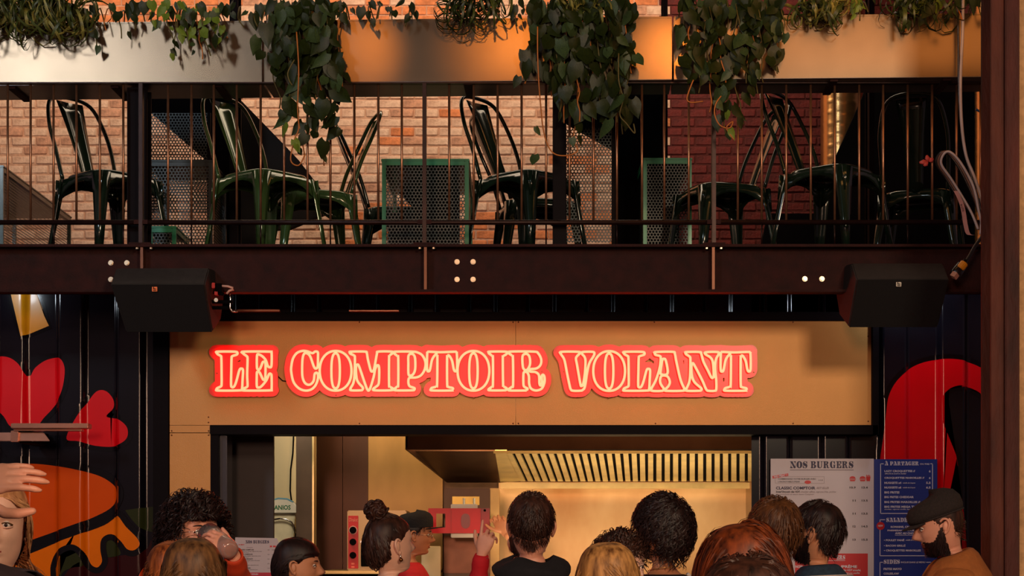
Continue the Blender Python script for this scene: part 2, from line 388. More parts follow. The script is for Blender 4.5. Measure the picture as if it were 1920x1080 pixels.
# ------------------------------------------------------------ rusty column + plaster wall at the right
YK = 7.9
root = thing('steel_column', 'rusty brown steel H column standing at the right edge of the picture', 'column', (X(1885, YK), YK, 0))
wpart(MB().box(X(1858, YK), X(1879, YK), YK, YK+.02, 0, 6), 'flange', M_column, root, bevel=.003)
wpart(MB().box(X(1879, YK), X(1885, YK), YK+.018, YK+.16, 0, 6), 'web', M_column, root)
wpart(MB().box(X(1884, YK), X(1911, YK), YK-.008, YK+.016, 0, 6), 'flange', mat('rusty_flange', (78, 32, 24), .75, 0, .5, 9, .6, 60, stretch=(1, 1, .3)), root, bevel=.004)
wpart(MB().box(X(1858, YK), X(1911, YK), YK+.15, YK+.17, 0, 6), 'flange', M_column, root)
struct(MB().box(X(1910.5, YK), X(1911, YK)+.8, YK+.02, YK+.5, 0, 6.5), 'wall_right.001', M_plaster)

# ------------------------------------------------------------ sign board
root = thing('sign_board', 'long ochre metal fascia board behind the glowing red lettering', 'sign board', (X(960, YS), YS, 0))
def sheet(a, b, c, d): wpart(MB().box(X(a, YS)+.001, X(b, YS)-.001, YS-.004, YS+.004, Z(d, YS)+.001, Z(c, YS)-.001), 'panel', M_gold, root, bevel=.0008)
sheet(318, 967, 602, 797.5) ; sheet(967, 1633.5, 602, 797.5); sheet(318, 395.5, 797.5, 811.5)
wpart(MB().box(X(318, YS)+.001, X(395.5, YS)-.001, YS-.004, YS+.004, 0.02, Z(812, YS)-.001), 'panel', M_gold, root, bevel=.0008)
for px, py in ((674, 604), (674, 794), (962, 604), (972, 604), (962, 794), (972, 794), (1227, 604), (1229, 794), (1487, 604), (1487, 794), (391, 782), (391, 792), (391, 808), (391, 816), (322, 808), (322, 816), (322, 610), (1628, 630), (1628, 790)):
    c = P(px, py, YS-.004); wpart(MB().ball(c, (.0045, .003, .0045), 8, 4), 'screw', M_gold2, root, smooth=True)

# ------------------------------------------------------------ lettering
GL = {}
def g(ch, ox, adv, outer, *inner):   # zoom coordinates (9.6 per px), cap top 185, baseline 885 -> unit height 1
    GL[ch] = ([np.array([((x-ox)/700.0, (885-y)/700.0) for x, y in o]) for o in (outer,)+inner], adv/700.0)
g('L', 155, 475, [(170,185),(480,185),(530,208),(515,240),(440,265),(425,300),(420,500),(415,770),(430,822),(470,812),(510,720),(565,520),(600,490),(630,520),(622,700),(612,850),(580,882),(180,885),(155,862),(170,840),(232,810),(245,770),(245,600),(240,300),(225,260),(180,235),(158,208)])
g('E', 625, 520, [(640,185),(1115,185),(1145,215),(1142,440),(1110,465),(1075,440),(1040,340),(980,270),(910,235),(882,260),(880,460),(895,500),(930,500),(960,440),(985,375),(1020,370),(1035,420),(1032,640),(1020,685),(990,685),(950,600),(920,550),(885,550),(878,600),(878,800),(905,830),(960,810),(1050,700),(1100,590),(1135,590),(1145,640),(1145,850),(1120,882),(655,885),(632,865),(650,845),(700,820),(712,780),(705,600),(712,320),(700,270),(660,240),(628,212)])
g('C', 60, 480, [(525,185),(540,210),(540,300),(535,450),(500,490),(465,450),(400,270),(340,215),(290,225),(262,320),(255,500),(262,640),(300,740),(360,780),(420,765),(465,700),(480,590),(515,565),(540,600),(535,690),(490,800),(410,870),(300,885),(190,840),(100,730),(60,560),(60,450),(90,310),(160,210),(260,172),(350,180),(440,212),(485,185)])
def ell(cx, cy, rx, ry, n=16, p=2.0):
    out = []
    for k in range(n):
        a = 2*PI*k/n; c, s = math.cos(a), math.sin(a); out.append((cx+rx*math.copysign(abs(c)**(2/p), c), cy+ry*math.copysign(abs(s)**(2/p), s)))
    return out
g('O', 570, 575, ell(857, 530, 286, 358, 18, 2.15), ell(857, 530, 76, 315, 16, 2.5))
g('M', 1115, 775, [(1130,185),(1390,185),(1420,215),(1440,330),(1490,520),(1520,540),(1550,500),(1600,230),(1625,185),(1870,185),(1880,215),(1830,255),(1820,300),(1820,780),(1840,820),(1890,850),(1870,880),(1560,882),(1540,852),(1580,820),(1625,780),(1640,690),(1640,470),(1610,430),(1570,500),(1540,650),(1470,868),(1430,868),(1380,740),(1280,450),(1245,420),(1225,460),(1230,620),(1260,730),(1345,830),(1340,870),(1310,882),(1140,882),(1125,850),(1180,740),(1200,560),(1205,300),(1190,255),(1130,225),(1113,203)])
g('P', 570, 560, [(590,185),(900,185),(1000,205),(1080,260),(1130,380),(1115,510),(1050,610),(960,650),(850,655),(825,690),(825,760),(850,810),(930,840),(930,870),(890,882),(590,882),(575,855),(620,815),(640,780),(640,300),(620,260),(575,225),(570,200)], [(870,225),(920,245),(945,320),(945,500),(910,590),(860,615),(825,590),(822,400),(825,260)])
g('T', 1160, 540, [(1180,187),(1400,195),(1670,187),(1695,210),(1700,490),(1670,540),(1640,500),(1610,350),(1560,260),(1530,255),(1520,300),(1522,770),(1545,820),(1620,840),(1625,870),(1600,885),(1250,885),(1230,857),(1250,835),(1320,815),(1340,780),(1345,300),(1340,245),(1310,240),(1250,330),(1215,500),(1190,540),(1160,500),(1163,210)])
g('I', 640, 325, [(650,185),(940,185),(965,205),(950,235),(900,265),(890,300),(895,770),(905,810),(960,845),(950,872),(920,882),(655,882),(640,858),(690,820),(712,780),(712,300),(695,260),(645,220),(636,200)])
g('R', 1000, 640, [(1010,185),(1450,185),(1530,220),(1580,320),(1570,420),(1500,485),(1380,500),(1360,520),(1390,545),(1480,555),(1540,610),(1550,760),(1575,795),(1597,740),(1590,630),(1615,600),(1640,640),(1640,740),(1590,850),(1490,885),(1400,850),(1365,760),(1360,630),(1330,560),(1290,550),(1262,580),(1262,780),(1290,825),(1335,850),(1320,880),(1290,885),(1015,885),(1000,860),(1050,820),(1075,780),(1072,300),(1055,255),(1005,220)], [(1300,225),(1355,250),(1380,330),(1375,430),(1330,510),(1280,510),(1250,450),(1245,270)])
g('V', 205, 605, [(215,185),(530,185),(545,215),(500,260),(478,310),(500,430),(560,770),(585,795),(610,760),(640,560),(650,350),(630,270),(590,225),(595,188),(780,185),(810,215),(790,270),(720,390),(680,560),(640,810),(600,870),(560,885),(430,885),(385,860),(360,770),(320,580),(270,330),(208,225)])
g('A', 5, 600, [(90,188),(400,185),(435,220),(460,350),(520,620),(560,750),(605,850),(580,885),(280,887),(265,860),(320,800),(345,730),(320,650),(280,617),(200,617),(170,680),(180,760),(235,850),(205,887),(30,887),(12,850),(90,700),(160,480),(180,300),(165,260),(90,240),(75,212)], [(240,310),(270,335),(305,500),(298,580),(240,600),(182,580),(180,520),(210,335)])
g('N', 630, 600, [(640,188),(880,188),(910,220),(950,360),(1030,520),(1090,640),(1120,650),(1135,600),(1120,380),(1080,290),(990,230),(992,192),(1200,188),(1225,220),(1175,320),(1160,480),(1180,700),(1180,860),(1150,887),(1050,887),(1000,860),(930,700),(790,430),(755,390),(735,430),(740,600),(790,730),(910,840),(905,876),(870,887),(660,887),(640,860),(690,740),(710,600),(715,320),(700,270),(640,230),(628,205)])
g('U', 0, 600, [(10,185),(300,185),(320,210),(260,260),(255,600),(290,790),(350,820),(420,780),(450,600),(450,270),(390,215),(400,185),(590,185),(600,215),(530,270),(525,620),(490,800),(380,885),(250,885),(110,820),(75,650),(75,260),(0,210)])
g('S', 0, 480, [(430,190),(440,430),(400,440),(340,290),(240,225),(160,270),(200,360),(400,480),(460,620),(420,790),(300,885),(200,880),(120,850),(60,885),(20,860),(15,620),(60,600),(120,760),(230,845),(300,800),(290,720),(80,580),(20,430),(60,270),(180,185),(280,190),(350,225)])
g('B', 0, 560, [(10,185),(380,185),(490,240),(510,360),(430,480),(350,510),(450,530),(550,620),(545,760),(460,860),(350,885),(15,885),(0,860),(70,810),(75,280),(0,215)], [(270,225),(330,250),(340,370),(320,470),(260,500),(240,450),(240,260)], [(260,540),(340,570),(360,680),(340,810),(280,845),(240,810),(240,570)])
g('D', 0, 580, [(10,185),(340,185),(480,240),(560,400),(565,640),(490,810),(350,885),(15,885),(0,860),(70,810),(75,280),(0,215)], [(280,230),(350,290),(375,450),(370,650),(340,790),(280,840),(240,800),(240,270)])
g('G', 60, 560, [(525,185),(540,210),(540,430),(500,470),(465,430),(400,270),(340,215),(290,225),(262,320),(255,500),(262,640),(300,780),(360,820),(410,780),(415,620),(370,570),(390,540),(590,540),(600,570),(560,610),(555,860),(520,880),(450,850),(340,885),(230,880),(110,760),(60,560),(60,450),(90,310),(160,210),(260,172),(350,180),(440,212),(485,185)])
RF = ([np.array([(x/700, (885-y)/700) for x, y in o]) for o in ([(10,185),(380,185),(500,250),(510,380),(430,490),(380,520),(470,560),(510,800),(560,830),(600,800),(615,850),(540,890),(430,880),(360,780),(340,600),(262,560),(262,800),(320,850),(320,885),(15,885),(0,860),(70,810),(75,280),(0,215)], [(270,225),(330,250),(340,370),(320,460),(265,480),(250,440),(250,260)])], 640/700)
GL['À'] = ([GL['A'][0][0], GL['A'][0][1], np.array([(.25, 1.22), (.42, 1.2), (.5, 1.05), (.42, 1.04)])], GL['A'][1])
GL['Ê'] = GL['E']
NEON = [('L', 406.1), ('E', 455.1), ('C', 546.2), ('O', 599.4), ('M', 656.1), ('P', 739.4), ('T', 800.8), ('O', 857.8), ('I', 916.7), ('R', 954.2), ('V', 1051.4), ('O', 1112.2), ('L', 1169.4), ('A', 1220.5), ('N', 1285.6), ('T', 1351.2)]
SC = 700/9.6                               # px per glyph unit
YN = 9.845
root = thing('neon_sign', 'glowing red and peach neon lettering reading LE COMPTOIR VOLANT on the ochre board', 'neon sign', (X(910, YN), YN, Z(745, YN)))
samples = []; polys = []
for i, (ch, px) in enumerate(NEON):
    loops, adv = GL[ch]; mb = MB(); base = 732.3 + (0.4 if i > 9 else 0)
    fx = 1.0
    for lp in loops:
        c = cr(lp, 5); pp = [(px+q[0]*SC*fx, base-q[1]*SC) for q in c]
        samples += pp; mb.tube([P(a, b, YN) for a, b in pp], .0068, 8, closed=True)
    polys.append([[(px+q[0]*SC, base-q[1]*SC) for q in cr(lp, 5)] for lp in loops])
    o = wpart(mb, 'letter_tube', M_neon, root, smooth=True)
# letter faces (darker red print inside each letter)
def fill_mesh(loops3, name, m, depth=0.0):
    cu = bpy.data.curves.new(name, 'CURVE'); cu.dimensions = '2D'; cu.fill_mode = 'BOTH' if depth else 'FRONT'; cu.extrude = depth
    for lp in loops3:
        sp = cu.splines.new('POLY'); sp.points.add(len(lp)-1); sp.use_cyclic_u = True
        for k, q in enumerate(lp): sp.points[k].co = (q[0], q[1], 0, 1)
    o = bpy.data.objects.new(name, cu); COL.objects.link(o); bpy.context.view_layer.update()
    me = bpy.data.meshes.new_from_object(o.evaluated_get(bpy.context.evaluated_depsgraph_get()))
    COL.objects.unlink(o); bpy.data.objects.remove(o); me.materials.clear(); me.materials.append(m); return me
def shrink(lp, f=.9):
    a = np.array(lp); c = a.mean(0); return (c+(a-c)*f).tolist()
for lps in polys:
    me = fill_mesh([[(a, -b) for a, b in (lp if n_ == 0 else shrink(lp))] for n_, lp in enumerate(lps)], 'letter_face', M_neonfill)
    for v in me.vertices: v.co = P(v.co.x, -v.co.y, YS-.0330)
    o = bpy.data.objects.new('letter_face', me); COL.objects.link(o); reparent(o, root)
# backing: union of discs around the outlines, marching squares
def backing(a, b):
    q = np.array([s for s in samples if a < s[0] < b]); h = 2.0; pad = 12.2
    x0, x1, y0, y1 = q[:, 0].min()-14, q[:, 0].max()+14, q[:, 1].min()-14, q[:, 1].max()+14
    xs = np.arange(x0, x1, h); ys = np.arange(y0, y1, h); GX, GY = np.meshgrid(xs, ys)
    D = np.full(GX.shape, 1e9)
    for s in q: D = np.minimum(D, (GX-s[0])**2+(GY-s[1])**2)
    Fv = pad-np.sqrt(D); ins = np.zeros(GX.shape, bool)
    for lps in polys:
        lp = np.array(lps[0])
        if not (a < lp[:, 0].mean() < b): continue
        xa, ya = lp[:, 0], lp[:, 1]; xb, yb = np.roll(xa, -1), np.roll(ya, -1); cin = np.zeros(GX.shape, int)
        for k in range(len(lp)):
            c = ((ya[k] > GY) != (yb[k] > GY)) & (GX < (xb[k]-xa[k])*(GY-ya[k])/(yb[k]-ya[k]+1e-12)+xa[k]); cin += c
        ins |= (cin % 2 == 1)
    Fv = np.where(ins, np.maximum(Fv, 3), Fv)
    bm = bmesh.new(); cache = {}
    def vert(x, y):
        k = (round(x, 3), round(y, 3))
        if k not in cache: cache[k] = bm.verts.new(P(x, y, YS-.020))
        return cache[k]
    for j in range(len(ys)-1):
        for i in range(len(xs)-1):
            cs = [(xs[i], ys[j], Fv[j, i]), (xs[i+1], ys[j], Fv[j, i+1]), (xs[i+1], ys[j+1], Fv[j+1, i+1]), (xs[i], ys[j+1], Fv[j+1, i])]
            if all(c[2] <= 0 for c in cs): continue
            out = []
            for k in range(4):
                p, n_ = cs[k], cs[(k+1) % 4]
                if p[2] > 0: out.append((p[0], p[1]))
                if (p[2] > 0) != (n_[2] > 0): t = p[2]/(p[2]-n_[2]); out.append((p[0]+(n_[0]-p[0])*t, p[1]+(n_[1]-p[1])*t))
            vs = []
            for o_ in out:
                v = vert(*o_)
                if v not in vs: vs.append(v)
            if len(vs) > 2:
                try: bm.faces.new(vs)
                except ValueError: pass
    bmesh.ops.recalc_face_normals(bm, faces=bm.faces)
    bmesh.ops.dissolve_limit(bm, angle_limit=0.02, verts=bm.verts[:], edges=bm.edges[:])
    r = bmesh.ops.extrude_face_region(bm, geom=bm.faces[:])
    for v in [e for e in r['geom'] if isinstance(e, bmesh.types.BMVert)]: v.co.y -= .012
    bmesh.ops.recalc_face_normals(bm, faces=bm.faces)
    me = bpy.data.meshes.new('backing_panel'); bm.to_mesh(me); bm.free(); me.materials.append(M_neonback)
    o = bpy.data.objects.new('backing_panel', me); COL.objects.link(o); reparent(o, root)
backing(380, 525); backing(530, 1035); backing(1038, 1440)
for px, py in ((407, 700), (630, 741), (744, 737), (889, 745), (1016, 697), (1142, 745), (1057, 697), (1165, 736), (1413, 698)):
    c = P(px, py, YS-.034); wpart(MB().tube([c, c+Vector((0, .034, 0))], .004, 8), 'spacer', M_gold2, root)
wpart(MB().tube([P(515, 700, YS-.012), P(530, 714, YS-.012), P(545, 716, YS-.012)], .003, 6), 'wire', M_dark, root)
# flat print text helpers
def serif_text(txt, root, px0, px1, py0, py1, Y, m, name='lettering'):
    loops = []; x = 0
    for ch in txt:
        if ch == ' ': x += .35; continue
        G_ = RF if ch == 'R' else GL[ch]
        for n_, lp in enumerate(G_[0]): loops.append([(x+q[0], q[1]) for q in (cr(lp, 3) if n_ == 0 or ch == 'À' and n_ == 2 else shrink(cr(lp, 3)))])
        x += GL[ch][1]+.05
    me = fill_mesh(loops, name, m); w_ = x-.05
    for v in me.vertices:
        v.co = P(px0+(px1-px0)*v.co.x/w_, py1-(py1-py0)*v.co.y, Y)
    o = bpy.data.objects.new(name, me); COL.objects.link(o); return reparent(o, root)
def sans(txt, root, px0, px1, py0, py1, Y, m, bold=.02, shear=0, name='lettering', rot=0):
    cu = bpy.data.curves.new('t', 'FONT'); cu.body = txt; cu.size = 1; cu.offset = bold; cu.shear = shear; cu.resolution_u = 2
    o = bpy.data.objects.new('t', cu); COL.objects.link(o); bpy.context.view_layer.update()
    me = bpy.data.meshes.new_from_object(o.evaluated_get(bpy.context.evaluated_depsgraph_get()))
    COL.objects.unlink(o); bpy.data.objects.remove(o); me.materials.clear(); me.materials.append(m)
    co = np.array([v.co[:] for v in me.vertices]); mn, mx = co.min(0), co.max(0); cx, cy = (px0+px1)/2, (py0+py1)/2
    for v in me.vertices:
        a = (v.co.x-mn[0])/(mx[0]-mn[0])*(px1-px0)-(px1-px0)/2; b = -((v.co.y-mn[1])/(mx[1]-mn[1]))*(py1-py0)+(py1-py0)/2
        v.co = P(cx+a*math.cos(rot)+b*math.sin(rot), cy-a*math.sin(rot)+b*math.cos(rot), Y)
    o = bpy.data.objects.new(name, me); COL.objects.link(o); return reparent(o, root)
# ------------------------------------------------------------ wall murals (flat paint following the corrugation)
def paint(poly, name, m, root, layer=1, smooth_=True, line=None):
    pts = cr(poly, 5) if smooth_ else np.array(poly, float)
    bm = bmesh.new()
    if line:
        q = np.array(pts); n = len(q); T = np.roll(q, -1, 0)-np.roll(q, 1, 0); T /= np.linalg.norm(T, axis=1)[:, None]+1e-9; N = np.stack([T[:, 1], -T[:, 0]], 1)
        a = [bm.verts.new((X(p[0], YC), 0, Z(p[1], YC))) for p in q+N*line]; b = [bm.verts.new((X(p[0], YC), 0, Z(p[1], YC))) for p in q-N*line]
        for k in range(n): bm.faces.new((a[k], a[(k+1) % n], b[(k+1) % n], b[k]))
    else:
        bm.faces.new([bm.verts.new((X(p[0], YC), 0, Z(p[1], YC))) for p in pts])
    bmesh.ops.triangulate(bm, faces=bm.faces[:])
    xs = [v.co.x for v in bm.verts]; x = math.floor(min(xs)/.012)*.012
    while x < max(xs):
        bmesh.ops.bisect_plane(bm, geom=bm.verts[:]+bm.edges[:]+bm.faces[:], dist=1e-6, plane_co=(x, 0, 0), plane_no=(1, 0, 0)); x += .012
    for v in bm.verts: v.co.y = YC+prof(v.co.x)-.0018*layer
    for f in bm.faces:
        if f.normal.y > 0: f.normal_flip()
        f.smooth = True
    me = bpy.data.meshes.new(name); bm.to_mesh(me); bm.free(); me.materials.append(m)
    o = bpy.data.objects.new(name, me); COL.objects.link(o); return reparent(o, root)
M_outline = mat('mural_black_outline', (8, 5, 9), .16)
M_bun = mat('mural_orange', (222, 78, 2), .2, 0, .04, spec=.3); M_cheese = mat('mural_amber', (236, 112, 2), .2, 0, .05, spec=.3)
M_lettuce = mat('mural_dark_green', (42, 46, 18), .2, 0, .08, spec=.3); M_patty = mat('mural_dark_red', (52, 9, 12), .2, 0, .08, spec=.3)
M_yellow = mat('mural_yellow', (228, 146, 12), .36, 0, .06, coat=.15); M_grey = mat('mural_grey', (86, 80, 82), .4, 0, .1)
M_flame = mat('mural_vermilion', (214, 66, 22), .4, 0, .05)
def hexwall(poly): return poly
r = thing('heart_mural', 'red painted heart pair on the black corrugated wall above the burger painting', 'mural', (X(120, YC), YC-.04, Z(840, YC)), 0)
h1 = [(-55,735),(-38,690),(-8,672),(18,671),(38,684),(54,708),(66,690),(88,675),(113,672),(124,690),(122,720),(114,745),(100,765),(84,782),(66,800),(26,802),(4,775)]
h2 = [(128,824),(139,795),(160,762),(180,735),(198,733),(212,748),(213,765),(200,781),(224,787),(241,803),(239,824),(215,837),(180,836),(150,828)]
paint(h1, 'outline', M_outline, r, 1, line=9); paint(h1, 'heart', M_muralred, r, 2)
paint(h2, 'outline', M_outline, r, 1, line=9); paint(h2, 'heart', M_muralred, r, 2)
r = thing('burger_mural', 'large painted burger with orange bun and dripping amber cheese on the left wall', 'mural', (X(140, YC), YC-.04, Z(1110, YC)))
bun = [(-60,900),(-20,872),(24,864),(60,863),(96,866),(144,874),(188,886),(215,902),(227,919),(225,940),(209,960),(169,980),(120,998),(72,1015),(43,1025),(0,1040),(-40,1050)]
cheese = [(-40,1060),(43,1037),(103,1013),(144,998),(193,980),(223,962),(243,984),(266,1008),(269,1025),(255,1037),(238,1034),(224,1017),(209,1007),(196,1013),(194,1030),(197,1054),(185,1069),(168,1063),(154,1037),(136,1026),(112,1037),(101,1061),(100,1085),(90,1120),(-40,1120)]
paint([(140,1060),(200,1046),(268,1034),(284,1012),(281,1040),(262,1075),(235,1110),(120,1112)], 'patty', M_patty, r, 1)
paint([(237,957),(262,953),(290,950),(292,975),(289,998),(277,996),(262,988),(250,975)], 'lettuce', M_lettuce, r, 1, False)
paint([(104,1110),(101,1062),(113,1040),(135,1030),(150,1040),(158,1060),(140,1064),(122,1072),(112,1092)], 'lettuce', M_lettuce, r, 1)
paint([(199,1030),(201,1014),(211,1011),(220,1020),(229,1038),(215,1044),(202,1044)], 'lettuce', M_lettuce, r, 1)
paint(cheese, 'cheese', M_cheese, r, 2); paint(cheese, 'outline', M_outline, r, 3, line=5.5)
paint(bun, 'bun', M_bun, r, 3); paint(bun, 'outline', M_outline, r, 4, line=6.5)
paint([(262,1082),(272,1062),(284,1050),(290,1058),(284,1075),(292,1090),(275,1110),(258,1110)], 'flame', M_flame, r, 2)
r = thing('yellow_patch_mural', 'small yellow orange painted block high on the left wall under the beam', 'mural', (X(58, YC), YC-.04, Z(632, YC)))
yp = [(22,545),(67,545),(80,578),(83,592),(92,611),(42,632),(34,598),(27,568)]
paint(yp, 'outline', M_outline, r, 1, False, line=7); paint(yp, 'patch', M_yellow, r, 2, False)
r = thing('grey_patch_mural', 'grey painted shape on the left wall at the picture edge above the raised hand', 'mural', (X(0, YC), YC-.04, Z(880, YC)))
gp = [(-30,842),(2,846),(12,862),(13,880),(-30,882)]
paint(gp, 'patch', M_grey, r, 1, False); paint(gp, 'outline', M_outline, r, 2, False, line=6)
r = thing('swoosh_mural', 'huge red painted hook shape on the black corrugated wall right of the sign', 'mural', (X(1720, YC), YC-.04, Z(1170, YC)))
sw = [(1640,1000),(1645,900),(1649,860),(1655,810),(1659,775),(1664,743),(1680,714),(1711,688),(1748,676),(1793,675),(1832,686),(1860,706),(1880,740),(1880,775),(1862,762),(1836,736),(1805,724),(1781,728),(1764,745),(1759,770),(1770,805),(1787,845),(1793,880),(1786,912),(1775,945),(1766,985),(1772,1030),(1800,1080),(1820,1170),(1640,1170)]
paint(sw, 'outline', M_outline, r, 1, line=9); paint(sw, 'hook', M_muralred, r, 2)
paint([(1848,842),(1860,838),(1868,850),(1860,864),(1850,860)], 'dot', M_muralred, r, 2)

# ------------------------------------------------------------ kitchen inside the opening
YK2 = 12.6
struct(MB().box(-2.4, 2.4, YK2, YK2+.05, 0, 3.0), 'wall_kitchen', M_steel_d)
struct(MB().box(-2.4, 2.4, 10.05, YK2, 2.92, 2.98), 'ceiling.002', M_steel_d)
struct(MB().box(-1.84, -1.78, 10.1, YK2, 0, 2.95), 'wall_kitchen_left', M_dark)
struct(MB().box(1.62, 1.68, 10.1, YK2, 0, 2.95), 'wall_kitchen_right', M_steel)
# left: dark door, cream wall strip, dark post, steel panels
Y1 = 10.35
r = thing('brown_door', 'dark brown door leaf just inside the left end of the serving opening', 'door', (X(470, Y1), Y1, 0))
wpart(MB().box(X(424, Y1), X(513, Y1), Y1, Y1+.04, 0, Z(812, Y1)+.1), 'panel', M_brownpanel, r, bevel=.003)
wpart(MB().tube([P(505, 1130, Y1-.03), P(505, 1175, Y1-.03)], .008, 8), 'handle', M_chrome, r)
YW = 12.0
struct(MB().box(X(505, YW), X(592, YW), YW, YW+.04, 0, 2.9), 'wall_kitchen_back', M_cream)
r = thing('dark_post', 'dark grey post between the pale wall strip and the steel wall in the kitchen', 'post', (X(571, 11.7), 11.7, 0))
wpart(MB().box(X(555, 11.7), X(586, 11.7), 11.7, 11.8, 0, 2.9), 'post_face', mat('grey_brown_post', (74, 58, 46), .5, .2), r, bevel=.003)
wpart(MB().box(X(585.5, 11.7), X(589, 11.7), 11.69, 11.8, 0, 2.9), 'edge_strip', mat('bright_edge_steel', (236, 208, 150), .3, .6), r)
r = thing('steel_wall_panel', 'smoky steel wall panel, shaded left and lit right, behind the woman with the hair bun', 'panel', (X(700, 12.5), 12.5, 0))
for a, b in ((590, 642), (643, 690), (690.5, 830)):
    wpart(MB().box(X(a, 12.5), X(b, 12.5), 12.5, 12.54, 0, 2.9), 'panel', mat('shaded_brown_steel', (84, 52, 40), .4, .5, .4, 3, rvar=.1, stretch=(1, 1, .3)) if a < 690 else mat('lit_smoky_steel', (176, 136, 84), .42, .55, .35, 2.2, rvar=.15, stretch=(1, 1, .45)), r, bevel=.001)  # shade at left and light at right put into the panel colours
r = thing('hanging_wire', 'thin black wire hanging down the pale wall strip in the kitchen', 'wire', P(546, 940, YW-.02))
wpart(MB().tube([P(a, b, YW-.012) for a, b in ((551, 805), (549, 850), (545, 880), (544, 920), (548, 950), (552, 975), (554, 1000), (553, 1060))], .005, 6), 'cable', M_dark, r, smooth=True)
# soap dispenser with green lettering
YD = 11.85
r = thing('wall_dispenser', 'white rounded wall dispenser with green lettering ANIOS in the kitchen', 'dispenser', P(530, 1010, YD))
pl = [(500, 1012), (500, 950), (508, 940), (520, 934), (534, 933), (547, 938), (556, 948), (558, 958), (558, 962)]
mb = MB().prism([P(a, b, YD) for a, b in ((498, 963), (498, 944), (508, 938), (522, 934), (538, 935), (550, 941), (557, 950), (557, 963))], Vector((0, .09, 0))); wpart(mb, 'cover', M_white, r, bevel=.006)
mb = MB().prism([P(a, b, YD-.002) for a, b in ((498, 944), (508, 937), (522, 933), (538, 934), (550, 940), (549, 942), (538, 936.5), (522, 935.5), (508, 939.5), (498, 946))], Vector((0, .03, 0))); wpart(mb, 'blue_edge', mat('pale_blue_plastic', (110, 170, 200), .4), r)
mb = MB().prism([P(a, b, YD+.02) for a, b in ((502, 963), (556, 963), (552, 975), (550, 1010), (541, 1022), (512, 1022), (502, 1010))], Vector((0, .08, 0))); wpart(mb, 'body', mat('milky_plastic', (226, 216, 186), .3), r, bevel=.006)
wpart(MB().tube([P(a, b, YD) for a, b in ((514, 974), (526, 972), (538, 974), (547, 979), (552, 988), (553, 1000))], .006, 8), 'lever', M_chrome, r, smooth=True)
sans('ANIOS', r, 514, 545, 947, 956, YD-.001, mat('green_ink', (16, 112, 72), .5), .03)
# extraction hood
YH0, YH1 = 10.9, 12.5
xl = X(760, YH0); xr = 1.6
zt0, zl0 = Z(812, YH0)+.1, Z(843, YH0)
r = thing('extraction_hood', 'wide steel extraction hood over the grill with a row of bright filters', 'hood', ((xl+xr)/2, 11.5, zl0))
wpart(MB().box(xl, xr, YH0, YH0+.015, zl0, zt0), 'front_panel', M_hood, r, bevel=.002)
wpart(MB().box(xl, xr, YH0-.004, YH0+.02, zl0, zl0+.012), 'front_lip', M_hood, r, bevel=.002)
# sloped left end, filter plane sloping down to the back
yB = 12.3; zB = Z(905, yB); xb = X(838, yB)
wpart(MB().hexa([Vector(q) for q in ((xl, YH0, zl0), (xl+.012, YH0, zl0), (xb+.012, yB, zB), (xb, yB, zB), (xl, YH0, zl0+.3), (xl+.012, YH0, zl0+.3), (xb+.012, yB, zB+.5), (xb, yB, zB+.5))]), 'end_panel', M_hood, r)
def hp(px, py, t=None):      # point on the filter plane for a pixel
    # plane: from (y=11.2, z=zl0+.02) to (y=yB, z=zB+.05)
    ya, za, yb_, zb_ = 11.15, Z(846, 11.15), 12.25, Z(906, 12.25)
    k = (HOR-py)/F; # z = EYE + k*y ; z = za+(y-ya)*s
    s = (zb_-za)/(yb_-ya); y = (za-EYE-ya*s)/(k-s); return Vector(((px-960)*y/F, y, EYE+k*y))
wpart(MB().hexa([hp(765, 846), hp(838, 905), hp(938, 905), hp(928, 846)]+[hp(765, 846)+Vector((0, .02, .03)), hp(838, 905)+Vector((0, .02, .03)), hp(938, 905)+Vector((0, .02, .03)), hp(928, 846)+Vector((0, .02, .03))]), 'under_panel', M_hood, r)
wpart(MB().hexa([hp(928, 846), hp(938, 905), hp(976, 902), hp(950, 846)]+[q+Vector((0, .02, .03)) for q in (hp(928, 846), hp(938, 905), hp(976, 902), hp(950, 846))]), 'under_panel', M_filter, r)
fr_ = MB()
for k in range(2): pass
xs0 = 955
edges = []
n = 0; x = 950
while x < 1470:
    wd = 9.5; sl = 26*(1-(x-950)/470) if x < 1420 else 0    # perspective of the slanted filters comes from the plane itself
    a, b, c, d = hp(x, 849), hp(x+wd, 849), hp(x+wd+ (0), 901), hp(x, 901)
    # keep baffles running straight back: same x in world at both ends
    ln = max(0, 26*(1-(x-950)/260)); c, d = hp(x+wd+ln, 901), hp(x+ln, 901)
    up = Vector((0, -.006, -.006)); dn = Vector((0, .012, .012))
    wpart(MB().hexa([a+up, b+up, c+up, d+up, a+dn, b+dn, c+dn, d+dn]), 'filter_baffle', M_filter, r, bevel=.001)
    x += 15.6; n += 1
bk = [hp(930, 846)+Vector((0, .015, .015)), hp(1470, 846)+Vector((0, .015, .015)), hp(1520, 905)+Vector((0, .015, .015)), hp(930, 905)+Vector((0, .015, .015))]
wpart(MB().prism(bk, Vector((0, .02, .02))), 'filter_back', M_dark, r)
wpart(MB().box(X(925, 11.1), xr, 11.10, 11.13, Z(850, 11.1), Z(845, 11.1)), 'filter_frame', M_filter, r, bevel=.001)
wpart(MB().box(X(938, 12.2), xr, 12.2, 12.235, Z(916, 12.2), Z(905, 12.2)), 'gutter', M_filter, r, bevel=.002)
# splashback
struct(MB().box(X(935, 12.56), 1.62, 12.56, 12.6, 0, Z(904, 12.56)), 'wall_kitchen_splashback', M_splash)
